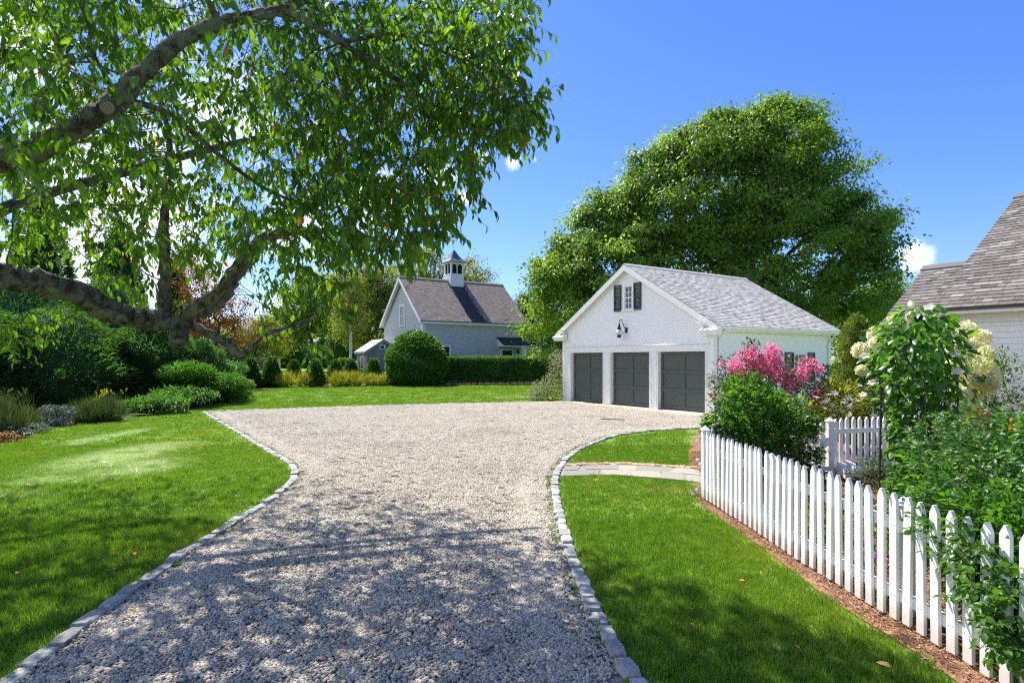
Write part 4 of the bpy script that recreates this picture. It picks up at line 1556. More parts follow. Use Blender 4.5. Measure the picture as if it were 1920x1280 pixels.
for yy, kx in ((.22, 0), (DEP - .2, 1)):
    mb = MB()
    mb.tube([(EXT + .04, yy - .1, 2.9), (EXT + .02, yy - .08, 2.78), (HW + .1, yy, 2.62), (HW + .07, yy, 2.5), (HW + .07, yy, .25), (HW + .16, yy, .14)], .036, 8)
    mb.build('downspout', M['white'], gar, smooth=True)
# windows
window(gar, (.08, -.022, 3.83), 0, .40, .92, 2, 4, .11)
shutter(gar, (3.717 - 4.24, -.02, 3.79), 0, .385, 1.05)
shutter(gar, (3.717 - 3.155, -.02, 3.79), 0, .365, 1.05)
for s0, s1 in ((2.13, 2.97), (4.72, 5.56)):
    window(gar, (HW + .022, (s0 + s1) / 2, 1.02), R(90), s1 - s0 - .06, 1.06, 3, 4, .06)
    shutter(gar, (HW + .02, s0 - .33, .98), R(90), .54, 1.16)
    shutter(gar, (HW + .02, s1 + .31, .98), R(90), .52, 1.16)
# gooseneck onion lantern
ln = MB()
lx = 3.717 - 3.93
ln.box(lx + .10, lx + .22, -.05, -.021, 2.92, 3.12)
ln.tube([(lx + .17, -.05, 3.04), (lx + .19, -.16, 3.10), (lx + .18, -.24, 3.30), (lx + .11, -.26, 3.44), (lx + .02, -.26, 3.43), (lx, -.26, 3.34)], .014, 8)
lan = ln.build('wall_lantern', M['black'], gar, smooth=False)
l2 = MB()
l0 = MB(); l0.lathe((lx, -.26, 2.72), [(.055, .0), (.08, .02), (.075, .10), (.06, .13)], 14); l0.build('lantern_base', M['black'], lan, smooth=True)
l2.lathe((lx, -.26, 3.04), [(.075, 0), (.09, .03), (.06, .10), (.045, .16), (.02, .25), (.015, .31)], 14)
l2.build('lantern_cap', M['black'], lan, smooth=True)
l3 = MB()
l3.lathe((lx, -.26, 2.84), [(.06, .0), (.135, .06), (.145, .10), (.12, .16), (.075, .205)], 18)
l3.build('globe', M['globe'], lan, smooth=True)
l4 = MB()
for zr in (2.87, 2.94, 3.01):
    rr_ = .15 if zr == 2.94 else .115
    l4.tube([(lx + rr_ * math.cos(a), -.26 + rr_ * math.sin(a), zr) for a in [k * math.pi / 8 for k in range(17)]], .004, 5)
l4.build('cage', M['black'], lan)
for sx in (-1, 1):
    fl = MB()
    bx = sx * (HW - .28)
    fl.box(bx - .05, bx + .05, -.26, -.2, 3.0, 3.08)
    for dx, dz in ((-.12, .06), (.10, .1)):
        fl.tube([(bx, -.25, 3.06), (bx + dx * .6, -.30, 3.06 + dz)], .015, 6)
        fl.tube([(bx + dx * .5, -.28, 3.05 + dz), (bx + dx, -.36, 3.04 + dz), (bx + dx * 1.15, -.42, 3.02 + dz)], [.035, .045, .062], 10)
    fl.build('floodlight', M['white'], gar, smooth=False)

# ------------------------------------------------------------------ barn with cupola
bp0 = Vector((-7.32, 47.7, 0))
barn = empty('barn', bp0, TH, 'pale grey shingled barn with steep brown roof and white louvred cupola', 'barn')
BX, BY, BE, BR = -8.75, 10.65, 5.05, 9.0
mb = MB()
mb.prism([(BX + .35, 0), (-.35, 0), (-.35, BE - .02), (BX / 2, BR - .42), (BX + .35, BE - .02)], 'y', .38, BY - .38)
barn_wall = mb.build('wall', M['barn_wall'], barn)
# wall shingles
mb = MB()
def wall_shingles(mb, o, ux, un, xr, z0, z1, exp):
    o, ux, un = (np.array(a, dtype=float) for a in (o, ux, un))
    z = z0
    while z < z1:
        a, b_ = xr(z)
        x = a
        while x < b_:
            w = min(random.uniform(.12, .3), b_ - x)
            th = random.uniform(.014, .022)
            q = [o + ux * (x + .004) + un * th, o + ux * (x + w - .004) + un * th, o + ux * (x + w - .004) + un * .003, o + ux * (x + .004) + un * .003]
            vs = [q[0] + (0, 0, z), q[1] + (0, 0, z), q[2] + (0, 0, z + exp * 1.05), q[3] + (0, 0, z + exp * 1.05),
                  o + ux * (x + .004) + (0, 0, z), o + ux * (x + w - .004) + (0, 0, z)]
            mb.add(vs, [(0, 1, 2, 3), (4, 5, 1, 0)], 0, random.betavariate(2, 2))
            x += w
        z += exp
wall_shingles(mb, (-.35, 0, 0), (0, 1, 0), (1, 0, 0), lambda z: (.38, BY - .38), 0, BE - .35, .155)
wall_shingles(mb, (0, .38, 0), (1, 0, 0), (0, -1, 0),
              lambda z: ((BX + .35, -.35) if z < BE - .4 else (BX / 2 - (BR - .5 - z) * (-BX / 2 - .1) / (BR - BE), BX / 2 + (BR - .5 - z) * (-BX / 2 - .1) / (BR - BE))), 0, BR - .62, .155)
mb.build('wall_shingles', M['barn_wall'], barn, kind='stuff')
bs = math.hypot(-BX / 2, BR - BE)
mb = MB()
for sx in (0, 1):
    xe = 0 if sx == 0 else BX
    poly = [(BX / 2, BR - .05), (xe, BE - .05), (xe, BE - .16), (BX / 2, BR - .16)]
    mb.prism(poly if sx == 0 else poly[::-1], 'y', .02, BY - .02)
broof = mb.build('roof', M['barn_roof'], barn)
cy0, cy1 = BY * .5 - .62, BY * .5 + .72
us = (BX / 2 / bs, 0, (BR - BE) / bs); un = ((BR - BE) / bs, 0, -BX / 2 / bs)
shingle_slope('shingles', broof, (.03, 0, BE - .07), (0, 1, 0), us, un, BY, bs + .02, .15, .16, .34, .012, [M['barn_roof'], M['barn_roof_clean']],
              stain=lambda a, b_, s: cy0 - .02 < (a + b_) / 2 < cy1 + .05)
us2 = (-BX / 2 / bs, 0, (BR - BE) / bs); un2 = (-(BR - BE) / bs, 0, -BX / 2 / bs)
shingle_slope('shingles', broof, (BX - .03, BY, BE - .07), (0, -1, 0), us2, un2, BY, bs + .02, .15, .16, .34, .012, [M['barn_roof']])
mb = MB(); mb.prism([(BX / 2 - .18, BR - .17), (BX / 2, BR - .01), (BX / 2 + .18, BR - .17), (BX / 2 + .18, BR - .13), (BX / 2, BR + .03), (BX / 2 - .18, BR - .13)], 'y', -.01, BY + .01)
mb.build('ridge_cap', M['barn_roof'], broof)
mb = MB()
for xe, sg in ((0, 1), (BX, -1)):
    for ya, yb in ((-.012, .04), (BY - .04, BY + .012)):
        poly = [(BX / 2, BR - .08), (xe, BE - .08), (xe, BE - .36), (BX / 2, BR - .40)]
        mb.prism(poly if sg > 0 else poly[::-1], 'y', ya, yb)
    poly = [(BX / 2, BR - .17), (xe, BE - .17), (xe, BE - .185), (BX / 2, BR - .185)]
    mb.prism(poly if sg > 0 else poly[::-1], 'y', .04, .37)
mb.box(-.06, -.02, .04, BY - .04, BE - .34, BE - .12)
mb.box(-.34, -.06, .04, BY - .04, BE - .34, BE - .31)
mb.box(BX + .02, BX + .06, .04, BY - .04, BE - .34, BE - .12)
mb.build('eave_trim', M['white'], barn)
mb = MB(); mb.box(-.35, -.318, .35, .60, 0, BE - .345); mb.box(-.60, -.349, .345, .3795, 0, BE - .345); mb.build('corner_board', M['white'], barn)
mb = MB(); mb.box(-.35, -.318, BY - .62, BY - .36, 0, BE - .345); mb.build('corner_board', M['white'], barn)
mb = MB(); mb.box(BX + .34, BX + .5, .345, .3795, 0, BE - .345); mb.build('corner_board', M['white'], barn)
window(barn, (BX / 2, .358, 4.72), 0, .85, 1.72, 2, 2, .13)
window(barn, (-.325, 2.35, 1.75), R(90), .9, 1.15, 2, 2, .13)
mb = MB()                                                               # entrance with a small lean-to hood
mb.box(-.32, -.27, 7.78, 7.98, .1, 2.78); mb.box(-.32, -.27, 9.0, 9.2, .1, 2.78); mb.box(-.32, -.27, 7.98, 9.0, 2.6, 2.78)
dr = mb.build('door_frame', M['white'], barn)
mb = MB(); mb.box(-.318, -.30, 7.985, 8.995, .1, 2.595)
for i in range(1, 5):
    mb.box(-.30, -.292, 7.985 + i * .2, 7.995 + i * .2, .1, 2.59)
mb.build('door', M['black'], dr)
mb = MB()
mb.prism([(-.32, 3.76), (.75, 3.10), (.75, 3.02), (-.32, 3.66)], 'y', 7.45, 10.1)
hood = mb.build('door_hood', M['barn_roof_clean'], barn)
mb = MB()
mb.box(.70, .765, 7.43, 10.12, 2.92, 3.02)
for yy in (7.45, 10.04):
    mb.prism([(-.315, 2.95), (.70, 2.95), (.70, 3.03), (-.315, 3.655)], 'y', yy, yy + .06)
mb.build('hood_trim', M['white'], hood)
hs_ = math.hypot(1.07, .66)
shingle_slope('shingles', hood, (.77, 7.42, 3.10), (0, 1, 0), (-1.07 / hs_, 0, .66 / hs_), (.66 / hs_, 0, 1.07 / hs_), 2.72, hs_, .15, .16, .32, .012, [M['barn_roof_clean']])
mb = MB(); mb.lathe((-.1, 9.55, 2.35), [(.04, 0), (.14, .06), (.12, .2), (.05, .34), (.02, .44)], 10); mb.box(-.32, -.1, 9.53, 9.57, 2.62, 2.66)
mb.build('door_lantern', M['black'], barn)
# cupola
cx, cw = BX / 2, .65
cyc = (cy0 + cy1) / 2
cu = MB(); zb = BR - .95
cu.box(cx - cw, cx + cw, cyc - cw, cyc + cw, zb, BR + .42)
cup = cu.build('cupola', M['white'], barn)
mb = MB()
mb.box(cx - cw - .05, cx + cw + .05, cyc - cw - .05, cyc + cw + .05, BR + .421, BR + .50)
mb.build('belt_course', M['white'], cup)
z0, z1 = BR + .501, BR + 1.46
stage = MB(); stage.box(cx - cw + .001, cx + cw - .001, cyc - cw + .001, cyc + cw - .001, z0 - .0005, z0 + .03)
stage = stage.build('lantern_stage', M['white'], cup)
for sx in (-1, 1):
    for sy in (-1, 1):
        q = MB(); q.box(cx + sx * (cw - .07) - .07, cx + sx * (cw - .07) + .07, cyc + sy * (cw - .07) - .07, cyc + sy * (cw - .07) + .07, z0 + .031, z1)
        q.build('post', M['white'], stage)
for s in (-1, 1):
    q = MB(); q.box(cx - .035, cx + .035, cyc + s * (cw - .05) - .03, cyc + s * (cw - .05) + .03, z0 + .031, z1); q.build('mullion', M['white'], stage)
    q = MB(); q.box(cx + s * (cw - .05) - .03, cx + s * (cw - .05) + .03, cyc - .035, cyc + .035, z0 + .031, z1); q.build('mullion', M['white'], stage)
# arched heads
def arch(mb, put):
    for c in (-.29, .29):
        hw_ = .22
        n_ = 8
        top = z1
        sp = z1 - .28
        pts2 = [(c - hw_ - .001, top)] + [(c - hw_ * math.cos(math.pi * k / n_), sp + hw_ * math.sin(math.pi * k / n_)) for k in range(n_ + 1)] + [(c + hw_ + .001, top)]
        for k in range(1, len(pts2) - 2):
            a, b_ = pts2[k], pts2[k + 1]
            put(mb, [(a[0], a[1]), (b_[0], b_[1]), (b_[0], top + .001), (a[0], top + .001)])
for s in (-1, 1):
    mb = MB()
    arch(mb, lambda mb, q, s=s: mb.prism(q, 'y', cyc + s * (cw - .05) - .028, cyc + s * (cw - .05) + .028))
    def px(mb, q, s=s):
        mb.prism([(a[0] + cyc, a[1]) for a in q], 'x', cx + s * (cw - .05) - .028, cx + s * (cw - .05) + .028)
    mb.build('arch', M['white'], stage)
    mb = MB(); arch(mb, px); mb.build('arch', M['white'], stage)
c2 = MB(); c2.box(cx - cw - .06, cx + cw + .06, cyc - cw - .06, cyc + cw + .06, z1 + .002, z1 + .10); c2.build('cornice', M['white'], cup)
mb = MB()
nl = 13
for k in range(nl):
    z = z0 + .04 + k * (z1 - z0 - .08) / nl
    for s in (-1, 1):
        mb.beam((cx - cw + .14, cyc + s * (cw - .10), z), (cx + cw - .14, cyc + s * (cw - .10), z), .07, .01, (0, -s * .7, .7))
        mb.beam((cx + s * (cw - .10), cyc - cw + .14, z), (cx + s * (cw - .10), cyc + cw - .14, z), .07, .01, (-s * .7, 0, .7))
mb.box(cx - cw + .18, cx + cw - .18, cyc - cw + .18, cyc + cw - .18, z0, z1)
mb.build('louvres', M['shutter'], cup, kind='stuff')
prof = [(.98, 0), (.94, .05), (.70, .22), (.50, .42), (.33, .66), (.20, .90), (.09, 1.12), (.045, 1.18)]
mb = MB()
vs = []
for (r_, z) in prof:
    vs += [(cx + a * r_, cyc + b_ * r_, z1 + .10 + z) for a, b_ in ((-1, -1), (1, -1), (1, 1), (-1, 1))]
fs = [(i * 4 + k, i * 4 + (k + 1) % 4, i * 4 + 4 + (k + 1) % 4, i * 4 + 4 + k) for i in range(len(prof) - 1) for k in range(4)]
fs += [(3, 2, 1, 0), tuple(range(len(prof) * 4 - 4, len(prof) * 4))]
mb.add(vs, fs)
mb.build('cupola_roof', M['lead'], cup)
apex = barn.matrix_basis @ Vector((cx, cyc, z1 + 1.28))
# weathervane, a running horse over an arrow
wv = empty('weathervane', apex, R(-12), 'small dark running horse weathervane on top of the cupola', 'weathervane')
mb = MB(); mb.tube([(0, 0, -.02), (0, 0, 1.55)], .016, 6); mb.lathe((0, 0, .18), [(.01, -.05), (.05, 0), (.01, .05)], 8)
mb.build('pole', M['black'], wv)
mb = MB()
for a in (0, math.pi / 2):
    mb.tube([(-.28 * math.cos(a), -.28 * math.sin(a), .86), (.28 * math.cos(a), .28 * math.sin(a), .86)], .012, 5)
    for s in (-1, 1):
        mb.lathe((s * .28 * math.cos(a), s * .28 * math.sin(a), .86), [(.01, -.07), (.05, 0), (.01, .07)], 6)
mb.build('compass_arms', M['black'], wv)
mb = MB()
horse = [(-.62, .98), (-.5, 1.0), (-.36, 1.02), (-.28, .96), (-.4, .86), (-.36, .83), (-.20, .93), (-.06, .97), (.08, .93), (.22, .80), (.26, .83), (.16, .95), (.30, .99), (.44, .94), (.47, .97), (.32, 1.06),
         (.22, 1.10), (.30, 1.22), (.42, 1.24), (.43, 1.29), (.33, 1.34), (.29, 1.39), (.26, 1.34), (.14, 1.24), (.04, 1.17), (-.14, 1.15), (-.26, 1.17), (-.38, 1.20), (-.58, 1.14), (-.60, 1.10), (-.40, 1.12), (-.34, 1.08), (-.46, 1.03)]
mb.prism([(-x * .9, z + .22) for x, z in horse], 'y', -.02, .02)
mb.build('horse', M['black'], wv)

# ------------------------------------------------------------------ shed
shed = empty('shed', (-12.65, 52.0, 0), TH, 'small grey board shed with a light roof beside the round bush', 'shed')
mb = MB(); mb.prism([(0, 0), (3.0, 0), (3.0, 2.55), (1.5, 3.52), (0, 2.55)], 'x', -2.4, 0)
sw = mb.build('wall', M['shed_wall'], shed)
mb = MB()
for i in range(15):
    y = i * .2
    zt = 2.52 + .96 * (1 - abs(min(y + .1, 3) - 1.5) / 1.5) * .99 - .02
    mb.box(.0, .014 + .004 * (i % 3), y + .006, y + .194, .1, zt, 0, random.random())
for i in range(12):
    x = -2.4 + i * .2
    mb.box(x + .006, x + .194, -.014 - .003 * (i % 3), 0, .1, 2.5, 0, random.random())
mb.build('boards', M['shed_wall'], shed, kind='stuff')
ss_ = math.hypot(1.75, 1.13)
mb = MB()
mb.prism([(1.5, 3.62), (-.25, 2.49), (-.25, 2.42), (1.5, 3.55)], 'x', -2.6, .22)
mb.prism([(1.5, 3.55), (3.25, 2.42), (3.25, 2.49), (1.5, 3.62)], 'x', -2.6, .22)
sr = mb.build('roof', M['cedar'], shed)
shingle_slope('shingles', sr, (.22, -.27, 2.485), (-1, 0, 0), (0, 1.75 / ss_, 1.13 / ss_), (0, -1.13 / ss_, 1.75 / ss_), 2.82, ss_, .15, .12, .3, .012, [M['cedar']])
shingle_slope('shingles', sr, (-2.6, 3.27, 2.485), (1, 0, 0), (0, -1.75 / ss_, 1.13 / ss_), (0, 1.13 / ss_, 1.75 / ss_), 2.82, ss_, .15, .12, .3, .012, [M['cedar']])
mb = MB()
for pts_ in ([(1.5, 3.545), (-.25, 2.415), (-.25, 2.24), (1.5, 3.36)], [(1.5, 3.36), (3.25, 2.24), (3.25, 2.415), (1.5, 3.545)]):
    mb.prism(pts_, 'x', .17, .21)
mb.box(-.02, .035, -.03, .13, 0, 2.4); mb.box(-.02, .035, 2.87, 3.03, 0, 2.4); mb.box(-2.4, -2.26, -.035, 0, 0, 2.4)
mb.box(-2.5, .1, -.26, -.2, 2.28, 2.42)
mb.build('trim', M['shed_wall'], shed)
window(shed, (.02, 1.42, 2.72), R(90), .36, .36, 1, 1, .09, name='vent', sill=False)
window(shed, (-1.05, -.02, 1.0), 0, .55, 1.05, 2, 3, .09)
mb = MB(); mb.box(-2.2, -1.45, -.05, -.018, .05, 2.15); mb.box(-.62, -.2, -.05, -.018, .05, 2.15)
mb.build('door', M['shed_wall'], shed)

# ------------------------------------------------------------------ far cottage and far house
cot = empty('cottage', (.75, 74.5, 0), R(-22), 'small grey cottage with white trim peeping out right of the barn', 'house')
mb = MB(); mb.prism([(-1.5, 0), (2.2, 0), (2.2, 3.2), (.35, 4.75), (-1.5, 3.2)], 'y', 0, 5)
mb.build('wall', M['barn_wall'], cot)
mb = MB()
mb.prism([(.35, 4.95), (-1.75, 3.2), (-1.75, 3.05), (.35, 4.8)], 'y', -.2, 5.2); mb.prism([(.35, 4.8), (2.45, 3.05), (2.45, 3.2), (.35, 4.95)], 'y', -.2, 5.2)
mb.build('roof', M['cedar'], cot)
mb = MB()
mb.prism([(.35, 4.97), (-1.77, 3.2), (-1.77, 2.98), (.35, 4.72)], 'y', -.26, -.201); mb.prism([(.35, 4.72), (2.47, 2.98), (2.47, 3.2), (.35, 4.97)], 'y', -.26, -.201)
mb.build('rake_board', M['white'], cot)
window(cot, (.35, -.01, 2.1), 0, .6, 1.3, 2, 2, .1)
for s in (-.62, 1.32):
    mb = MB(); mb.box(s - .15, s + .15, -.05, 0, 2.1, 3.4); mb.build('shutter', M['shutter'], cot)
cot2 = empty('house', (-42.0, 92, 0), R(0), 'far house with a pale grey roof half hidden by the cherry leaves', 'house')
mb = MB(); mb.prism([(0, 0), (6, 0), (6, 6.2), (3, 7.8), (0, 6.2)], 'x', 0, 4)
mb.build('wall', M['barn_wall'], cot2)
mb = MB(); mb.prism([(3, 8.2), (-.4, 6.4), (-.4, 6.2), (3, 8.0)], 'x', -.3, 4.3); mb.prism([(3, 8.0), (6.4, 6.2), (6.4, 6.4), (3, 8.2)], 'x', -.3, 4.3)
mb.build('roof', M['cedar'], cot2)
mb = MB(); mb.box(-.3, 4.3, -.46, -.4, 6.1, 6.3); mb.build('eave_trim', M['white'], cot2)

# ------------------------------------------------------------------ main house at the right
hs = empty('main_house', (8.55, 11.0, 0), TH, 'white clapboard house with steep cedar shingle roof at the right edge', 'house')
HZE, HRY, HRZ = 2.90, 4.60, 5.78
WY = .30
mb = MB()
mb.prism([(WY, 0), (9.0, 0), (9.0, 2.7), (HRY, HRZ - .25), (WY, 2.72)], 'x', -.55, 7)
mb.build('wall', M['siding'], hs)
mb = MB(); mb.prism([(WY, 0), (4.0, 0), (4.0, 2.4), (2.23, 3.75), (WY, 2.38)], 'x', -1.55, -.56)
mb.build('ell_wall', M['siding'], hs)
z = .34
while z < 2.56:
    mb = MB()
    e = min(.108, 2.58 - z)
    mb.add([(-.44, WY - .022, z), (3.4, WY - .022, z), (3.4, WY - .004, z + e + .008), (-.44, WY - .004, z + e + .008), (-.44, WY, z), (3.4, WY, z), (3.4, WY, z + e), (-.44, WY, z + e)],
           [(0, 1, 2, 3), (0, 4, 5, 1), (0, 3, 7, 4), (1, 5, 6, 2)], 0, random.random())
    mb.build('clapboard', M['siding'], hs)
    z += .108
mb = MB()
clapboards(mb, .34, 2.25, .108, lambda z: [(-1.45, -.57)], WY, .02)
mb.build('ell_clapboards', M['siding'], hs, kind='stuff')
mb = MB()
mb.box(-.57, -.43, WY - .034, WY, 0, 2.58); mb.box(-1.57, -1.44, WY - .034, WY, 0, 2.26)
mb.box(.60, .74, WY - .034, WY - .021, .34, 2.58)
mb.build('corner_board', M['white'], hs)
mb = MB(); mb.box(-.60, 7, WY - .045, WY, 2.581, 2.76); mb.box(-.70, 7, .06, WY, 2.761, 2.80); mb.box(-.72, 7, .02, .059, 2.74, 2.865)
mb.box(-1.6, -.57, WY - .04, WY, 2.261, 2.42); mb.box(-1.7, -.72, .02, .06, 2.40, 2.53)
mb.build('eave_trim', M['white'], hs)
mb = MB(); mb.box(-.57, 3.4, WY - .02, WY - .001, 0, .335)
mb.build('foundation', M['concrete'], hs)
mb = MB(); mb.box(-.38, -.18, WY - .03, WY - .021, .1, .26); mb.build('vent', M['black'], hs)
mb = MB()
mb.prism([(0, HZE - .035), (HRY, HRZ - .035), (9.2, HZE - .035), (9.2, HZE - .1), (HRY, HRZ - .1), (0, HZE - .1)], 'x', -.71, 7)
hroof = mb.build('roof', M['cedar_house'], hs)
mb = MB()
mb.prism([(0, 2.56 - .035), (2.23, 4.0 - .035), (4.46, 2.56 - .035), (4.46, 2.46), (2.23, 3.9), (0, 2.46)], 'x', -1.70, -.56)
eroof = mb.build('ell_roof', M['cedar_house'], hs)
hl = math.hypot(HRY, HRZ - HZE); el_ = math.hypot(2.23, 1.44)
house_sh = []
for (pr, o_, L, S, us, un) in ((hroof, (-.74, -.03, HZE - .05), 7.7, hl + .03, (0, HRY / hl, (HRZ - HZE) / hl), (0, -(HRZ - HZE) / hl, HRY / hl)),
                               (eroof, (-1.73, -.03, 2.56 - .05), 1.19, el_ + .02, (0, 2.23 / el_, 1.44 / el_), (0, -1.44 / el_, 2.23 / el_))):
    for row in shingle_rows(o_, (1, 0, 0), us, un, L, S, .142, .10, .27, .02):
        house_sh.append((pr, o_, us, un, row))
inv = hs.matrix_basis
def sh_score(q):
    pr, o_, us, un, (x0, x1, s, e, t, st) = q
    p = inv @ (Vector(o_) + Vector((1, 0, 0)) * (x0 + x1) / 2 + Vector(us) * s)
    u = CX + p.x / p.y * F
    return (0 if u < 1925 else 1000) + p.y
house_sh.sort(key=sh_score)
sm = []
for k in range(12):
    mb = MB()
    mb.add([(-.5, 0, .002), (.5, 0, .002), (.5, 0, .021), (-.5, 0, .021), (-.5, .16, .001), (.5, .16, .001), (.5, .16, .005), (-.5, .16, .005)], SH_F + [(0, 4, 5, 1), (4, 7, 6, 5)], 0, (k + .5) / 12)
    sm.append(mb.mesh('shingle', M['cedar_house']))
rest = {}
for i, (pr, o_, us, un, (x0, x1, s, e, t, st)) in enumerate(house_sh):
    if i < 300:
        o = bpy.data.objects.new('shingle', sm[int(t * 11.99)])
        o.parent = pr
        c = Vector(o_) + Vector(((x0 + x1) / 2, 0, 0)) + Vector(us) * s
        X = Vector((1, 0, 0)); Y = Vector(us); Z = Vector(un)
        Mx = Matrix((X, Y, Z)).transposed().to_4x4()
        Mx.translation = c
        o.matrix_basis = Mx @ Matrix.Diagonal((x1 - x0 - .006, 1, random.uniform(.85, 1.1), 1))
        COL.objects.link(o)
    else:
        k = pr.name
        rest.setdefault(k, (pr, MB()))
        vs = [np.array(o_) + np.array((1, 0, 0)) * a + np.array(us) * b_ + np.array(un) * c for a, b_, c in shingle_verts(x0, x1, s, e, .02)]
        rest[k][1].add(vs, SH_F, 0, t)
for k, (pr, mb) in rest.items():
    mb.build('shingles', M['cedar_house'], pr, kind='stuff')
mb = MB(); mb.prism([(HRY - .16, HRZ - .12), (HRY, HRZ - .01), (HRY + .16, HRZ - .12), (HRY + .16, HRZ - .08), (HRY, HRZ + .03), (HRY - .16, HRZ - .08)], 'x', -.76, 7)
mb.build('ridge_cap', M['cedar_house'], hroof)
mb = MB(); mb.prism([(2.07, 3.88), (2.23, 3.99), (2.39, 3.88), (2.39, 3.92), (2.23, 4.03), (2.07, 3.92)], 'x', -1.75, -.56)
mb.build('ridge_cap', M['cedar_house'], eroof)

# ------------------------------------------------------------------ picket fence, gate, rear fence
def picket_mesh(w, h, t):
    mb = MB()
    pt = .055
    poly = [(-w / 2, 0), (w / 2, 0), (w / 2, h - pt), (.006, h), (-.006, h), (-w / 2, h - pt)]
    mb.prism([(a, b_) for a, b_ in poly], 'y', -t / 2, t / 2)
    return mb.mesh('picket', M['fence'])


pm = [picket_mesh(.068, .90 + d, .024) for d in (0, .008, -.008)]


def fence_run(root, line, step, hfun=None, rails=(.20, .70), face=-1, posts=(), zoff=.0):
    rl = resample(line, step)
    for i, (p, d) in enumerate(rl):
        n_ = np.array((-d[1], d[0])) * face
        q = p + n_ * .032
        o = bpy.data.objects.new('picket', random.choice(pm))
        o.parent = root
        o.location = (q[0] + random.uniform(-.003, .003), q[1] + random.uniform(-.003, .003), .035 + zoff + random.uniform(-.006, .006))
        o.rotation_euler = (random.uniform(-.012, .012), random.uniform(-.014, .014), math.atan2(d[1], d[0]) + random.uniform(-.02, .02) + (math.pi if i % 2 else 0))
        if hfun: o.scale = (1, 1, hfun(i / max(len(rl) - 1, 1)))
        COL.objects.link(o)
    for z in rails:
        mb = MB()
        for a, b_ in zip(line[:-1], line[1:]):
            zz = z + zoff
            mb.beam((a[0], a[1], zz), (b_[0], b_[1], zz), .035, .075)
        mb.build('rail', M['fence'], root)
    for (x, y, h) in posts:
        mb = MB()
        mb.box(x - .045, x + .045, y - .045, y + .045, -.1, h)
        mb.add([(x - .06, y - .06, h), (x + .06, y - .06, h), (x + .06, y + .06, h), (x - .06, y + .06, h), (x, y, h + .06)], [(3, 2, 1, 0), (0, 1, 4), (1, 2, 4), (2, 3, 4), (3, 0, 4)])
        mb.build('post', M['fence'], root)


fen = empty('picket_fence', (0, 0, 0), 0, 'white painted picket fence along the bark mulch strip and lawn', 'fence')
fence_run(fen, FENCE_PTS, .128, None, (.20, .70), 1, [(2.80, 2.35, .84), (2.865, 4.36, .84), (2.76, 6.35, .84), (2.66, 8.22, .92)])
# rear fence: side run to the gate, gate, and the run beyond the gate post
gpost = np.array((4.98, 9.30))
dirn = np.array((.955, .297))
rear = empty('picket_fence', (0, 0, 0), 0, 'short white picket fence run behind the climbing vine, right of the gate post', 'fence')
fence_run(rear, [tuple(gpost + dirn * .02), tuple(gpost + dirn * 2.6)], .128, None, (.20, .735), 1, [(gpost[0] - .03, gpost[1], .93), (gpost[0] + dirn[0] * 2.5, gpost[1] + dirn[1] * 2.5 + .05, .86)], .03)
mb = MB()
e0 = gpost + np.array((.12, -.30))
mb.beam((e0[0], e0[1], .13), (e0[0] - .02, e0[1] + .26, .24), .11, .13); mb.beam((e0[0] + .17, e0[1] + .02, .16), (e0[0] + .10, e0[1] + .3, .26), .10, .13)
mb.build('rail_end', M['fence'], rear)
gate = empty('garden_gate', (0, 0, 0), 0, 'white picket garden gate with diagonal brace and tops rising to its post', 'gate')
ga, gb = gpost - dirn * .98, gpost - dirn * .08
fence_run(gate, [tuple(ga), tuple(gb)], .122, lambda f: .82 + .16 * f * f, (.20, .64), 1)
mb = MB(); off = np.array((.297, -.955)) * .035
p0, p1 = ga + off + dirn * .02, gb + off - dirn * .03
mb.beam((p0[0], p0[1], .16), (p1[0], p1[1], .60), .03, .075)
mb.build('brace', M['fence'], gate)
link = empty('picket_fence', (0, 0, 0), 0, 'white picket fence run hidden behind the rose bush up to the gate', 'fence')
fence_run(link, [(2.66, 8.25), (3.3, 8.6), tuple(ga - dirn * .06)], .128, None, (.20, .70), 1, [(ga[0] - .06, ga[1] - .02, .9)])

# ------------------------------------------------------------------ trees beyond the lawns
def ell(u, v, rpx, y, sq=1.0, dep=1.0):
    c = P(u, v, y)
    r = rpx * y / F
    return (c, np.array((r, r * dep, r * sq)))


YM = 40.0
crown_tree('maple_tree', 'huge broad dark green shade tree rising behind the white garage', 'tree', ((1385 - CX) / F * YM, YM, 0),
           [ell(*e, YM) for e in [(1440, 325, 125), (1335, 370, 135), (1255, 425, 122), (1232, 322, 50), (1288, 292, 55), (1345, 268, 52), (1022, 560, 24), (1034, 500, 24), (1068, 445, 24), (1112, 408, 24), (1160, 378, 24), (1195, 330, 26), (1235, 286, 24), (1296, 252, 26), (1350, 228, 24), (1403, 218, 24), (1440, 203, 22), (1482, 196, 22), (1522, 212, 20), (1556, 255, 20), (1580, 312, 24), (1618, 312, 16), (1635, 342, 16), (1606, 372, 22), (1655, 405, 16), (1626, 438, 20), (1645, 478, 20), (1662, 512, 18), (1000, 610, 24), (1010, 650, 26), (1150, 505, 112), (1070, 560, 82), (1110, 455, 60), (1160, 425, 70), (1210, 370, 62), (1062, 505, 55), (1120, 400, 36), (1522, 390, 95), (1566, 470, 76), (1490, 480, 170),
                                  (1310, 540, 160), (1490, 258, 62), (1395, 262, 62), (1602, 405, 42), (1600, 540, 72), (1080, 450, 42), (1030, 530, 40), (1210, 330, 52), (1470, 215, 38), (1535, 243, 28), (1648, 418, 18), (1635, 490, 26)]],
           M['maple_leaf'], clumps=1350, per=140, leaf=.25, crad=.88, trunk_r=.55, trunk_h=6.5, shell=.5, flat=.5, tip=.02, nbranch=500, tint_mu=.55, droop=.3)
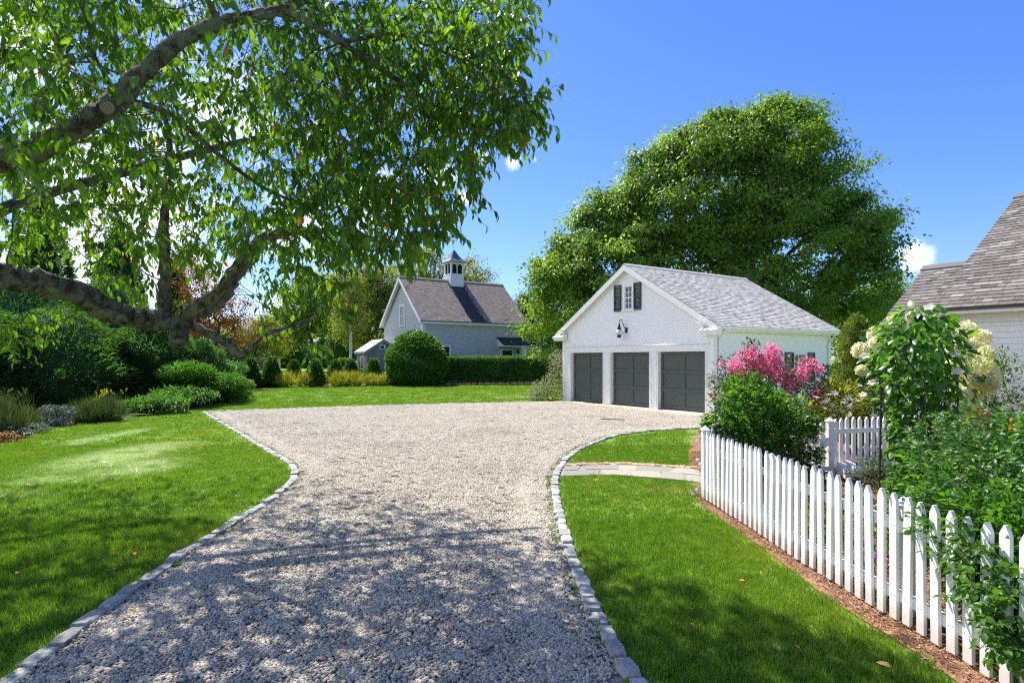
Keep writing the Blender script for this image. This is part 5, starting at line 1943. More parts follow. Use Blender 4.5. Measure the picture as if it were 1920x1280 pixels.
crown_tree('tree', 'bushy green tree close behind the left corner of the garage', 'tree', ((1045 - CX) / F * 46, 46, 0), [ell(1040, 632, 32, 46), ell(1060, 625, 28, 46), ell(1020, 655, 24, 46), ell(1070, 600, 20, 46)],
           M['box'], clumps=150, per=60, leaf=.15, crad=.45, trunk_r=.12, group=None)
crown_tree('tree', 'dark green tree mass right of the barn end wall', 'tree', ((1010 - CX) / F * 62, 62, 0), [ell(1000, 590, 42, 62), ell(1040, 575, 45, 62), ell(975, 600, 26, 62), ell(1030, 630, 45, 62), ell(1000, 560, 24, 62)],
           M['dark_leaf'], clumps=330, per=60, leaf=.24, crad=.9, trunk_r=.35)
crown_tree('tree', 'mid green tree seen between the garage roof and the house roof', 'tree', ((1640 - CX) / F * 46, 46, 0), [ell(1620, 580, 46, 46), ell(1670, 555, 40, 46), ell(1700, 590, 42, 46), ell(1600, 620, 40, 46), ell(1690, 625, 40, 46)],
           M['maple_leaf'], clumps=300, per=60, leaf=.22, crad=.8, trunk_r=.3, tint_mu=.4)
crown_tree('tree', 'yellow green airy tree rising directly behind the barn ridge', 'tree', ((850 - CX) / F * 85, 85, 0), [ell(830, 520, 40, 85), ell(790, 500, 36, 85), ell(880, 510, 32, 85), ell(905, 525, 22, 85), ell(755, 520, 34, 85), ell(850, 560, 60, 85), ell(800, 480, 18, 85)],
           M['yellow_leaf'], clumps=300, per=50, leaf=.32, crad=1.1, trunk_r=.45, tint_mu=.5, shell=.4)
crown_tree('tree', 'bright yellow green tree standing left of the barn gable', 'tree', ((690 - CX) / F * 70, 70, 0), [ell(690, 560, 48, 70), ell(720, 530, 34, 70), ell(655, 540, 36, 70), ell(680, 610, 48, 70), ell(730, 590, 34, 70), ell(700, 505, 24, 70)],
           M['yellow_leaf'], clumps=420, per=60, leaf=.27, crad=.95, trunk_r=.35, tint_mu=.35)
crown_tree('tree', 'tall green tree left of the yellow green one, above the cone shrubs', 'tree', ((585 - CX) / F * 88, 88, 0), [ell(590, 560, 50, 88), ell(555, 590, 45, 88), ell(620, 590, 45, 88), ell(560, 540, 30, 88), ell(620, 540, 30, 88), ell(530, 620, 40, 88)],
           M['maple_leaf'], clumps=420, per=55, leaf=.34, crad=1.2, trunk_r=.45, tint_mu=.62)
bt = crown_tree('birch_tree', 'slim white trunked birch beside the grey shed', 'tree', ((657 - CX) / F * 62, 62, 0), [ell(655, 560, 30, 62), ell(640, 595, 26, 62), ell(672, 600, 26, 62), ell(660, 530, 20, 62)],
                M['yellow_leaf'], clumps=150, per=45, leaf=.2, crad=.7, trunk_r=.17, trunk_h=6.5, barkmat=M['bark_white'], tint_mu=.25, shell=.3)
crown_tree('orange_tree', 'small orange leaved ornamental tree behind the cherry fork', 'tree', ((410 - CX) / F * 38, 38, 0), [ell(390, 540, 48, 38), ell(430, 590, 52, 38), ell(360, 590, 45, 38), ell(400, 620, 45, 38), ell(455, 630, 26, 38), ell(345, 500, 36, 38)],
           M['orange'], clumps=260, per=55, leaf=.12, crad=.5, trunk_r=.12, tint_mu=.62, shell=.3)
for (u, v, y, w, h, lb) in [(75, 330, 40, 150, 360, 'tall dark spruce at the far left behind the cherry limbs'), (225, 400, 46, 120, 330, 'tall dark spruce second from the left behind the cherry limbs'),
                            (330, 470, 52, 80, 250, 'dark spruce nearest the orange tree behind the cherry'), (-60, 380, 36, 150, 350, 'dark spruce cut by the left picture edge')]:
    top = EYE + (HZ - v) / F * y
    wr = w * .5 * y / F
    conifer('spruce_tree', lb, 'tree', ((u - CX) / F * y, y, 0), [(.2, wr), (top * .25, wr * .92), (top * .6, wr * .55), (top * .9, wr * .16), (top, .03)], M['dark_leaf'], 9000, .42, lump=.2, wid=.3, up=.1, core=.7)
crown_tree('tree', 'loose yellow green tree in front of the far grey roof', 'tree', ((470 - CX) / F * 72, 72, 0), [ell(455, 640, 30, 72), ell(490, 625, 30, 72), ell(430, 650, 28, 72), ell(515, 640, 28, 72), ell(470, 660, 40, 72), ell(500, 600, 18, 72)], M['yellow_leaf'], clumps=260, per=55, leaf=.25, crad=.8, trunk_r=.2, tint_mu=.35)
wood = []
for i in range(34):
    u = -250 + i * 70 + RNG.uniform(-20, 20)
    y = RNG.uniform(115, 140)
    wood.append(ell(u, 655 - RNG.uniform(0, 22), RNG.uniform(34, 52), y))
cen = in_ellipsoids(wood, 1500, .6)
p_, r_, s_ = leaf_cloud(cen, 1.9 * RNG.uniform(.6, 1.3, len(cen)), 34, .75, .6, .2)
k = p_[:, 2] > .1
fw = link_mesh('far_wood', scatter_mesh('far_wood', tmpl_diamond(.6), p_[k], r_[k], s_[k], np.clip(.42 + np.repeat(RNG.normal(0, .2, len(cen)), 34)[k] + RNG.normal(0, .12, k.sum()), 0, 1), M['maple_leaf']), kind='stuff')
tag(fw, 'far wood closing the view behind lawns', 'trees')

# cone shrubs far across the lawn
for (u, top, base, w, lb) in [(486, 651, 692, 31, 'dark clipped cone shrub far behind the leftmost small conifers'), (605, 630, 691, 46, 'largest dark cone shrub far across the lawn'),
                              (578, 668, 691, 20, 'small dark cone shrub touching the largest far cone'), (398, 640, 700, 50, 'broad dark cone shrub behind the juniper')]:
    y = 2128 / (base - HZ)
    h = EYE + (HZ - top) / F * y
    wr = w / 2 * y / F
    conifer('cone_shrub', lb, 'shrub', ((u - CX) / F * y, y, 0), [(.05, wr * .9), (h * .2, wr), (h * .55, wr * .78), (h * .85, wr * .36), (h, .05)], M['conifer'], 4200, .3, lump=.05, wid=.35, core=.88)
for (u, v, r_px, y, m_, lb) in [(540, 655, 40, 118, 'dark_leaf', 'dark rounded bush mass left of the largest far cone'), (505, 662, 30, 120, 'dark_leaf', 'dark bush beyond the fence of small conifers, left'),
                                (642, 682, 10, 90, 'yellow_leaf', 'small pale green ball bush near the birch foot'), (634, 690, 8, 86, 'rust', 'low pinkish bush near the birch foot'), (640, 650, 30, 105, 'dark_leaf', 'dark bush behind the birch foot')]:
    e = ell(u, v, r_px, y)
    zc = max(e[0][2], e[1][2] * .7)
    wr = e[1][0]
    conifer('far_bush', lb, 'shrub', (e[0][0], y, 0), [(.05, wr * .7), (zc * .6, wr), (zc, wr * .97), (zc + wr * .6, wr * .75), (zc + wr * .95, .2)], M[m_], 3500, .35, lump=.1, wid=.5, core=.85)

# row of small conifers
for (u, top, base, w, lb) in [(470, 671, 727, 30, 'first small green conifer from the left in the row, next to the juniper'), (510, 669, 726, 30, 'second small green conifer from the left in the row'),
                              (551, 675, 711, 24, 'small conifer directly behind the left pair of golden clumps'), (591, 674, 725.5, 29, 'small conifer standing right of the left golden pair'),
                              (629, 675, 722, 27, 'small conifer between the two golden groups, left of its taller twin'), (658, 673, 712, 25, 'small conifer in front of the shed door'), (700, 672, 714, 27, 'small conifer against the grey shed boards')]:
    y = 2128 / (base - HZ)
    h = EYE + (HZ - top) / F * y
    wr = w / 2 * y / F
    conifer('small_conifer', lb, 'shrub', ((u - CX) / F * y, y, 0), [(.03, wr * .75), (h * .15, wr), (h * .45, wr * .78), (h * .75, wr * .42), (h * .93, wr * .22), (h, .04)], M['box'], 2600, .20, 'row of small conifers at the lawn edge',
            lump=.16, wid=.34, core=.7, up=.75, tint_mu=.35, shaggy=.8)
# golden day lily clumps
for (u, base, w, h, lb) in [(535, 726, 36, 20, 'golden grassy clump on the left of the left pair'), (574, 726, 35, 20, 'golden grassy clump on the right of the left pair'), (636, 725, 38, 20, 'golden grassy clump in the middle of the row'),
                            (664, 724.5, 34, 19, 'golden grassy clump before the shed door corner'), (697, 724, 30, 16, 'golden grassy clump before the shed gable'), (721, 723.5, 24, 15, 'small golden grassy clump touching the round bush')]:
    y = 2128 / (base - HZ)
    clump_grass('golden_clump', lb, 'plant', ((u - CX) / F * y, y, .01), 620, h * y / F * 1.1, w * y / F * .95, M['daylily'], .045, 'golden clumps at the lawn edge', 1.0)
# big round bush, hedge, second round bush
y = 42.3
conifer('round_bush', 'big round clipped green bush between the shed and the hedge', 'shrub', ((781 - CX) / F * y, y, 0), [(.05, 1.85), (.8, 2.12), (1.8, 2.12), (2.7, 1.80), (3.4, 1.15), (3.75, .55), (3.87, .1)], M['box'], 17000, .17, lump=.05, wid=.55, core=.9, tint_mu=.55, up=.6, shaggy=.35)
y = 50
conifer('round_bush', 'round bush with rusty top half hidden behind the hedge end', 'shrub', ((1022 - CX) / F * y, y + 1, 0), [(.05, 1.3), (1, 1.6), (2.0, 1.5), (2.7, 1.0), (3.05, .15)], M['rust'], 7000, .16, lump=.05, wid=.5, core=.9, up=.6)
hd = empty('hedge', ((925 - CX) / F * 44, 44, 0), R(-1), 'long clipped dark green hedge with flat top across the lawn', 'hedge')
n = 26000
W2, D2, H2 = 3.85, .7, 1.98
pk = RNG.random(n)
x = RNG.uniform(-W2, W2, n); z = RNG.uniform(.12, H2, n) ; yv = np.where(pk < .70, -D2, D2)
top = (pk > .84); z = np.where(top, H2, z); yv = np.where(top, RNG.uniform(-D2, D2, n), yv)
end = (pk > .80) & (pk <= .84); x = np.where(end, np.sign(x) * W2, x); yv = np.where(end, RNG.uniform(-D2, D2, n), yv)
z = np.where(top, z - .05 * np.abs(x / W2) ** 4, z)
pts = np.stack((x, yv, z), axis=1) + RNG.normal(0, .045, (n, 3))
nd = np.stack((np.where(end, np.sign(x), 0), np.where(top | end, 0, np.sign(yv)), np.where(top, 1.0, .35)), axis=1)
d = nd + RNG.normal(0, .5, (n, 3))
link_mesh('foliage', scatter_mesh('foliage', tmpl_diamond(.5), pts, frames(d, nd + RNG.normal(0, .6, (n, 3)) + np.array([0, 0, .6])), .105 * RNG.uniform(.6, 1.3, n), np.clip(RNG.normal(.5, .22, n), 0, 1), M['hedge']), hd, kind='stuff')
mb = MB(); mb.box(-W2 + .1, W2 - .1, -D2 + .1, D2 - .1, .3, H2 - .08, 0, .3); mb.build('inner_foliage', M['hedge'], hd)
mb = MB()
for i in range(16):
    xx = -W2 + .3 + i * .48
    mb.tube([(xx, 0, 0), (xx + .05, 0, .4)], .03, 5)
mb.build('stems', M['bark_plain'], hd, kind='stuff')


def bush(name, label, cat, base, ells, mat, n, leaf, tmpl, indiv=0, groups=1, group=None, stems=26, tint_mu=.5, shell=.45, droop=.15, stem_r=.008, stemmat=None, flat=1.0, spread=1.0, lname='leaf'):
    """a leafy shrub: leaves on short shoots through the volume (groups = leaflets per leaf), stems from the ground"""
    base = np.array(base, dtype=float)
    root = empty(name, tuple(base), 0, label, cat, group)
    cen = in_ellipsoids(ells, n, shell)
    cen = cen[cen[:, 2] > .04]
    cm = np.mean([e[0] for e in ells], axis=0)
    nn = len(cen)
    out = nrm(cen - cm + RNG.normal(0, .25, (nn, 3)) * np.array(ells[0][1]).mean())
    out[:, 2] += .25
    dirs = nrm(out + RNG.normal(0, .45, (nn, 3)))
    if groups == 1:
        pts, dd = cen, dirs.copy()
        dd[:, 2] -= droop * 1.5
        up = RNG.normal(0, .4, (nn, 3)) + np.array([0, 0, 1.0])
        sc = leaf * RNG.uniform(.65, 1.3, nn)
        tn = RNG.normal(tint_mu, .2, nn)
    else:
        pl, dl, ul, sl, tl = [], [], [], [], []
        side = nrm(np.cross(dirs, RNG.normal(0, .3, (nn, 3)) + np.array([0, 0, 1.0])))
        ttt = RNG.normal(tint_mu, .18, nn)
        k2 = (groups - 1) // 2
        upg = np.cross(side, dirs) + RNG.normal(0, .25, (nn, 3))
        for g_ in range(groups):
            if g_ == groups - 1:
                o_, dv = dirs * (leaf * .62 * k2), dirs
            else:
                s_ = 1 if g_ % 2 else -1
                o_ = dirs * (leaf * .6 * (g_ // 2)) ; dv = side * s_ + dirs * .55
            pl.append(cen + o_ * 1.0); dl.append(dv + np.array([0, 0, -droop]) + RNG.normal(0, .12, (nn, 3))); ul.append(upg + RNG.normal(0, .2, (nn, 3)))
            sl.append(leaf * RNG.uniform(.75, 1.2, nn) * (1.12 if g_ == groups - 1 else .95)); tl.append(ttt + RNG.normal(0, .06, nn))
        pts, dd, up, sc, tn = np.concatenate(pl), np.concatenate(dl), np.concatenate(ul), np.concatenate(sl), np.concatenate(tl)
    up[:, 2] = np.where(up[:, 2] < 0, -up[:, 2], up[:, 2])
    rot = frames(dd, up)
    tn = np.clip(tn, 0, 1)
    k = pts[:, 2] > .02
    if indiv:
        split_leaves(root, lname, tmpl if isinstance(tmpl, list) else [tmpl], pts[k], rot[k], sc[k], tn[k], mat, indiv, 'foliage')
    else:
        link_mesh('foliage', scatter_mesh('foliage', tmpl if not isinstance(tmpl, list) else tmpl[0], pts[k] - base, rot[k], sc[k], tn[k], mat), root, kind='stuff')
    if stems:
        nodes = [((base[0] + RNG.normal(0, .04), base[1] + RNG.normal(0, .04), 0), -1)]
        tg = cen[RNG.choice(nn, size=min(stems * 6, nn), replace=False)]
        Pn, par = skeleton(nodes, tg, .6)
        rr, _ = branch_radii(par, stem_r * .35, 2.6)
        rr = np.minimum(rr, stem_r * 2.2)
        link_mesh('stems', edges_mesh('stems', Pn - base, par, rr, stemmat or M['twig'], skip=1, sides=4), root, kind='stuff')
    return root


L_A = [tmpl_leaf(.5, .2, .10), tmpl_leaf(.46, .32, .14), tmpl_leaf(.52, .1, .08)]
L_ROSE = [tmpl_oval(.66, .15, .14), tmpl_oval(.60, .3, .2)]
L_VINE = [tmpl_oval(.60, .28, .16), tmpl_oval(.54, .42, .2), tmpl_oval(.64, .15, .12)]

# variegated shrub beside the garage corner
bush('variegated_shrub', 'pale pink and green variegated shrub against the garage corner', 'shrub', (1.75, 27.0, 0), [((1.95, 27.3, .6), (.75, .7, .75)), ((2.1, 27.4, 1.5), (.5, .5, .8)), ((1.3, 27.2, .45), (.5, .5, .5)), ((1.0, 27.0, .25), (.4, .5, .3))],
     M['variegated'], 3600, .085, tmpl_diamond(.42), tint_mu=.5, shell=.3)

# ------------------------------------------------------------------ left bed
def gp2(u, v): return G(u, v)
pine_prof = lambda h, r: [(.05, r * .85), (h * .3, r), (h * .6, r * .85), (h * .85, r * .5), (h, r * .1)]
for (u, top, y, w, h_, lb, n, m_) in [(110, 580, 23.5, 240, 0, 'big dark mounded pine with long needles behind the silver plant', 15000, 'pine'), (-70, 560, 21.5, 230, 0, 'dark mounded pine cut by the left picture edge', 11000, 'pine'),
                                      (285, 592, 25.5, 150, 0, 'dark feathery evergreen between the mounded pine and the juniper', 12000, 'pine'), (20, 500, 28, 240, 0, 'tall dark pine behind the mounded pine', 11000, 'pine'), (200, 520, 30, 190, 0, 'tall dark pine behind the feathery evergreen', 10000, 'pine')]:
    h = EYE + (HZ - top) / F * y
    wr = w / 2 * y / F
    conifer('pine_shrub', lb, 'shrub', ((u - CX) / F * y, y, 0), pine_prof(h, wr), M[m_], n, .26, lump=.16, wid=.10, core=.72, up=.45, shaggy=.8, core_mat=M['conifer'])
# spreading juniper in tiers
jun = []
for (u, v, rx, y, hh) in [(385, 715, 70, 25, .30), (430, 722, 42, 27, .26), (345, 742, 60, 22.8, .26), (300, 757, 55, 20.8, .24), (405, 692, 55, 26.5, .28), (385, 668, 34, 26, .3), (420, 738, 40, 25.8, .22), (350, 700, 48, 24, .32), (250, 765, 40, 20, .2), (450, 738, 22, 28, .2), (380, 655, 16, 25.5, .35)]:
    c = P(u, v, y); c[2] = max(c[2], .25)
    jun.append((c, np.array((rx * y / F, rx * y / F * .8, hh * 1.25))))
jr = bush('spreading_juniper', 'bright green spreading juniper with feathery tiers at the lawn edge', 'shrub', (-13.0, 24.5, 0), jun, M['juniper'], 15000, .24, tmpl_diamond(.2), tint_mu=.6, shell=.4, droop=-.05, stems=30, stem_r=.02)
conifer('juniper', 'upright bright green juniper behind the spreading one', 'shrub', ((372 - CX) / F * 27, 27, 0), [(.05, .6), (.6, .75), (1.4, .5), (2.0, .2), (2.3, .05)], M['juniper'], 3600, .26, lump=.2, wid=.2, core=.6, up=1.1, shaggy=.9)
bush('rhododendron', 'dark blue green bush behind the spreading juniper', 'shrub', ((415 - CX) / F * 36, 36, 0), [ell(415, 678, 36, 36, .6), ell(380, 682, 30, 36, .6), ell(440, 690, 24, 36, .6)], M['rhodo'], 2600, .17, tmpl_diamond(.4), stems=10)
y = 16.9
bush('silver_sedum', 'silvery grey leaved plant with dusty pink heads in the left bed', 'plant', ((107 - CX) / F * y, y, 0), [ell(105, 785, 26, y, .75), ell(95, 772, 18, y, .7), ell(118, 772, 18, y, .7)], M['blue_leaf'], 1900, .07, tmpl_diamond(.45), tint_mu=.42, stems=12)
clump_grass('grass_clump', 'brownish green grass clump with yellow blooms right of the silver plant', 'plant', (*gp2(200, 790)[:2], 0), 800, .66, 1.0, M['blade'], .018, None, .8, 9, M['daylily'])
clump_grass('grass_clump', 'brownish green grass clump hugging the dark juniper edge', 'plant', (*gp2(162, 793)[:2], 0), 600, .56, .8, M['blade'], .018, None, .8, 2, M['daylily'])
clump_grass('grass_clump', 'tall straw tipped grass clump at the left picture edge', 'plant', (*gp2(8, 818)[:2], 0), 600, .85, .9, M['blade'], .016, None, .7, 8, M['blade'])
clump_grass('grass_clump', 'low arching grass clump left of the silver plant', 'plant', (*gp2(52, 803)[:2], 0), 380, .5, .6, M['blade'], .016, None, .8)
bush('ground_plant', 'low grey green plant on the dark mulch left of the silver plant', 'plant', (*gp2(66, 812)[:2], 0), [(gp2(66, 812) + (0, 0, .12), (.35, .3, .14))], M['blue_leaf'], 420, .06, tmpl_diamond(.5), tint_mu=.3, stems=3)
bush('ground_plant', 'dark low leafy plant at the left picture edge', 'plant', (*gp2(15, 825)[:2], 0), [(gp2(15, 822) + (0, 0, .15), (.5, .3, .2))], M['rhodo'], 500, .07, tmpl_diamond(.5), stems=3)
bush('ground_plant', 'small plant with orange and yellow leaves at the left lawn edge', 'plant', (*gp2(8, 830)[:2], 0), [(gp2(12, 829) + (0, 0, .1), (.3, .15, .13))], M['orange'], 260, .07, tmpl_diamond(.6), tint_mu=.6, stems=3)

# ------------------------------------------------------------------ garden at the right
# crape myrtle with pink heads
y = 10.6
cr = bush('crape_myrtle', 'crape myrtle bush with bright pink flower heads before the garage wall', 'shrub', ((1435 - CX) / F * y, y, 0),
          [ell(1400, 700, 45, y), ell(1480, 720, 55, y), ell(1360, 720, 35, y), ell(1520, 730, 28, y), ell(1430, 760, 60, y), ell(1408, 650, 16, y), ell(1355, 680, 16, y), ell(1335, 715, 15, y)],
          M['crape_leaf'], 5200, .055, tmpl_diamond(.5), tint_mu=.5, shell=.2, stems=40, stem_r=.012)
def flower_mass(parent, c, r, n, size, mat, name='flower_head', el=(1, 1, 1.2), tint=(.5, .25), tm=None, woff=(0, 0, 0)):
    d = rnd_dirs(n)
    p = d * np.array(el) * r * (RNG.random((n, 1)) ** .18) + np.array(c) - np.array(woff)
    rot = frames(d + RNG.normal(0, .7, (n, 3)), rnd_dirs(n) + d)
    me = scatter_mesh(name, tm or tmpl_round(.9), p, rot, size * RNG.uniform(.7, 1.3, n), np.clip(RNG.normal(tint[0], tint[1], n), 0, 1), mat)
    return link_mesh(name, me, parent)
for (u, v, r_, n) in [(1395, 680, 20, 420), (1415, 672, 14, 300), (1382, 692, 14, 260), (1440, 683, 18, 380), (1452, 665, 13, 260), (1455, 690, 15, 300), (1425, 695, 14, 260), (1490, 712, 15, 300), (1478, 722, 11, 200),
                      (1510, 685, 12, 220), (1505, 700, 12, 220), (1535, 742, 13, 280), (1536, 692, 7, 90), (1465, 705, 10, 160), (1412, 655, 7, 60), (1372, 688, 9, 120), (1336, 742, 5, 40), (1405, 700, 13, 220), (1445, 655, 10, 160), (1352, 680, 4, 30), (1525, 680, 6, 60)]:
    yy = y + random.uniform(-.35, .2)
    flower_mass(cr, P(u, v, yy), r_ * yy / F, n, .036, M['pink'], woff=cr.location)
# near-left rose bush over the fence corner
y = 8.5
rb = bush('rose_bush', 'leafy green rose bush spilling over the far end of the picket fence', 'shrub', (3.35, 8.7, 0),
     [ell(1395, 770, 62, y), ell(1440, 800, 70, y), ell(1360, 815, 42, y), ell(1480, 785, 48, y), ell(1420, 850, 75, y), ell(1400, 740, 40, y), ell(1520, 850, 24, y), ell(1340, 800, 25, y), ell(1480, 860, 40, y), ell(1515, 800, 26, y), ell(1405, 905, 20, y - .4), ell(1350, 870, 20, y - .4)],
     M['rose'], 2700, .052, L_ROSE[0], groups=5, tint_mu=.5, shell=.35, stems=30, stem_r=.008)
# white lilies
def star_flower(parent, c, facing, size, mat, petals=6, name='flower', woff=(0, 0, 0), tm=None):
    f = Vector(facing).normalized()
    a = f.orthogonal().normalized(); b_ = f.cross(a)
    ph = random.uniform(0, 6.28)
    d, up = [], []
    for k in range(petals):
        an = ph + 2 * math.pi * k / petals
        d.append(tuple(a * math.cos(an) + b_ * math.sin(an) + f * .45)); up.append(tuple(f))
    n = petals
    return link_mesh(name, scatter_mesh(name, tm or tmpl_leaf(.5, .3, .05), np.tile(np.array(c) - np.array(woff), (n, 1)), frames(np.array(d), np.array(up)), np.full(n, size), np.clip(RNG.normal(.6, .2, n), 0, 1), mat), parent)
y = 10.3
li = bush('lily_clump', 'clump of white lilies with pale green leaves behind the garden gate', 'plant', ((1572 - CX) / F * y, y, 0), [ell(1575, 765, 42, y), ell(1590, 745, 30, y), ell(1555, 785, 30, y), ell(1560, 735, 20, y)], M['yellow_leaf'], 800, .13, tmpl_diamond(.28), tint_mu=.45, stems=14)
for k in range(34):
    u, v = random.gauss(1578, 26), random.gauss(764, 24)
    star_flower(li, P(u, v, y - random.uniform(.1, .5)), (random.uniform(-1, .5), random.uniform(-.9, .1), random.uniform(.3, 1)), random.uniform(.05, .08), M['petal_white'], woff=li.location)
# dwarf spruce
y = 12.0
conifer('dwarf_spruce', 'narrow yellow green dwarf spruce cone behind the white fence', 'shrub', ((1606 - CX) / F * y, y, 0), [(.2, .42), (.8, .50), (1.2, .42), (1.6, .33), (1.9, .27), (2.3, .24), (2.6, .12), (2.78, .03)], M['spruce'], 9000, .075, lump=.28, wid=.3, core=.8, up=.5, shaggy=.7, shift=(-.1, 0))
bush('tall_shoots', 'tall light green leafy shoots behind the dwarf spruce', 'shrub', ((1618 - CX) / F * 13.6, 13.6, 0), [ell(1612, 615, 15, 13.6, 1.7), ell(1630, 640, 18, 13.6, 1.5), ell(1600, 650, 16, 13.6, 1.5), ell(1620, 690, 28, 13.6, 1.4)], M['rose'], 800, .10, tmpl_diamond(.38), tint_mu=.65, stems=16, shell=.1)
bush('leafy_shrub', 'dark glossy shrub between the pink bush and the dwarf spruce', 'shrub', ((1558 - CX) / F * 13, 13, 0), [ell(1558, 705, 22, 13), ell(1568, 735, 26, 13), ell(1545, 740, 20, 13)], M['rhodo'], 900, .09, tmpl_diamond(.42), tint_mu=.7, stems=10)
bush('leafy_shrub', 'dark green shrub right of the dwarf spruce', 'shrub', ((1655 - CX) / F * 11.2, 11.2, 0), [ell(1655, 760, 32, 11.2), ell(1648, 730, 24, 11.2), ell(1670, 790, 30, 11.2), ell(1690, 720, 22, 11.2)], M['dark_leaf'], 2200, .06, tmpl_diamond(.5), tint_mu=.6, stems=12)

# hydrangea standard
y = 7.7
hy = bush('hydrangea', 'hydrangea with cream and pink cone flower heads between vine and house', 'shrub', (5.25, 7.75, 0), [ell(1650, 665, 34, y), ell(1690, 640, 40, y), ell(1800, 670, 48, y), ell(1830, 690, 34, y), ell(1760, 640, 45, y), ell(1720, 690, 50, y), ell(1800, 720, 36, y), ell(1660, 700, 28, y)],
          M['hyd_leaf'], 520, .115, L_VINE, indiv=240, tint_mu=.55, shell=.3, stems=22, stem_r=.012, lname='leaf')
for (u, v, s, t) in [(1613, 656, 17, .66), (1644, 643, 16, .62), (1640, 627, 15, .78), (1675, 601, 11, .6), (1616, 694, 11, .55), (1812, 618, 21, .5), (1808, 635, 18, .6), (1839, 632, 19, .7), (1828, 648, 20, .55), (1845, 666, 19, .35),
                     (1817, 678, 22, .4), (1853, 703, 26, .38), (1843, 684, 20, .35), (1823, 716, 18, .4), (1804, 699, 18, .55), (1806, 741, 16, .45), (1812, 765, 14, .3), (1830, 734, 19, .4), (1773, 712, 18, .5), (1712, 594, 12, .7), (1790, 650, 18, .45), (1858, 722, 15, .35), (1780, 690, 16, .5), (1795, 734, 17, .45)]:
    yy = y - random.uniform(.0, .9)
    flower_mass(hy, P(u, v, yy), s * .76 * yy / F, 460, .028, M['panicle'], 'flower_head', (1.05, .95, random.uniform(.85, 1.2)), (t, .12), woff=hy.location)

# obelisk with climbing vine
y = 6.0
ob = empty('obelisk', ((1722 - CX) / F * y, y, 0), R(20), 'slim dark metal plant obelisk carrying the climbing vine', 'plant support')
w_ = .24
mb = MB()
legs = [(-w_, -w_), (w_, -w_), (w_, w_), (-w_, w_)]
for lx_, ly_ in legs:
    g_ = MB(); g_.tube([(lx_, ly_, -.05), (lx_ * .95, ly_ * .95, 1.65), (lx_ * .55, ly_ * .55, 2.05), (lx_ * .12, ly_ * .12, 2.28)], .009, 6); g_.build('leg', M['black'], ob)
for z, s in ((.55, .99), (1.1, .97), (1.62, .95)):
    g_ = MB()
    for i in range(4):
        a, b_ = legs[i], legs[(i + 1) % 4]
        g_.tube([(a[0] * s, a[1] * s, z), (b_[0] * s, b_[1] * s, z)], .006, 5)
    g_.build('crossbar', M['black'], ob)
g_ = MB(); g_.lathe((0, 0, 2.26), [(.02, 0), (.045, .05), (.03, .09), (.005, .12)], 10); g_.build('finial', M['black'], ob)
nv = 1700
z = RNG.choice(np.linspace(.25, 2.42, 400), nv, p=(lambda q: q / q.sum())(np.interp(np.linspace(.25, 2.42, 400), [.25, .9, 1.4, 1.8, 2.2, 2.42], [1.0, 1.1, 1.2, 1.4, 1.3, .5])))
rmax = np.interp(z, [.25, .6, 1.2, 1.6, 1.9, 2.2, 2.42], [.22, .25, .26, .33, .40, .36, .12])
th = RNG.uniform(0, 6.28, nv)
rr = rmax * np.sqrt(RNG.uniform(.1, 1.1, nv))
pts = np.stack((rr * np.cos(th), rr * np.sin(th), z), axis=1) + np.array(ob.location)
d = np.stack((np.cos(th), np.sin(th), RNG.normal(-.45, .5, nv)), axis=1) + RNG.normal(0, .45, (nv, 3))
up = np.stack((np.cos(th) * .5, np.sin(th) * .5, np.ones(nv)), axis=1) + RNG.normal(0, .4, (nv, 3))
vine = empty('climbing_vine', tuple(ob.location), 0, 'big leaved green vine with white trumpet flowers climbing the obelisk', 'plant')
split_leaves(vine, 'leaf', L_VINE, pts, frames(d, up), .102 * RNG.uniform(.6, 1.3, nv), np.clip(RNG.normal(.45, .25, nv) + (z - 1.3) * .18, 0, 1), M['vine'], 300, 'foliage')
mb = MB()
for k in range(7):
    a0 = random.uniform(0, 6.28)
    mb.tube([(.24 * math.cos(a0 + t_ * 1.1), .24 * math.sin(a0 + t_ * 1.1), .02 + t_ * .38) for t_ in [i * .5 for i in range(11)]], .006, 5)
mb.tube([(0.02, .02, 0), (.0, .03, .5), (.03, 0, 1.0)], .016, 6)
mb.build('stems', M['twig'], vine, kind='stuff')
for (u, v, s) in [(1622, 668, .06), (1790, 664, .065), (1635, 718, .05), (1795, 697, .06), (1742, 577, .055), (1618, 740, .045)]:
    star_flower(vine, P(u, v, y + (-.4 if u > 1700 else .3)), (random.uniform(-.8, -.2), -.55, .8), s, M['petal_white'], 5, woff=vine.location, tm=tmpl_leaf(.95, .25, .04))

# near rose bush hanging over the fence at the right
rb2 = bush('rose_bush', 'large near rose bush hanging over the pickets at the right edge', 'shrub', (3.75, 4.3, 0),
           [((3.55, 4.5, .85), (.62, .6, .55)), ((3.95, 4.3, 1.0), (.6, .6, .55)), ((3.25, 4.15, .72), (.42, .4, .38)), ((3.05, 3.75, .55), (.32, .36, .36)), ((3.5, 3.7, .7), (.5, .5, .5)), ((3.9, 5.0, 1.05), (.55, .5, .45)), ((4.4, 4.7, 1.1), (.6, .6, .5)), ((3.0, 3.5, .3), (.22, .26, .22)), ((3.3, 3.4, .5), (.35, .35, .4)), ((2.98, 3.75, .78), (.3, .35, .33)), ((2.90, 3.42, .58), (.26, .3, .3)), ((2.92, 3.62, .66), (.22, .3, .26)), ((2.78, 3.34, .42), (.20, .22, .25)), ((3.0, 4.1, .85), (.26, .33, .22)), ((2.92, 3.15, .3), (.22, .25, .3))],
           M['rose'], 5000, .050, L_ROSE, indiv=300, groups=5, tint_mu=.42, shell=.35, stems=34, stem_r=.009)
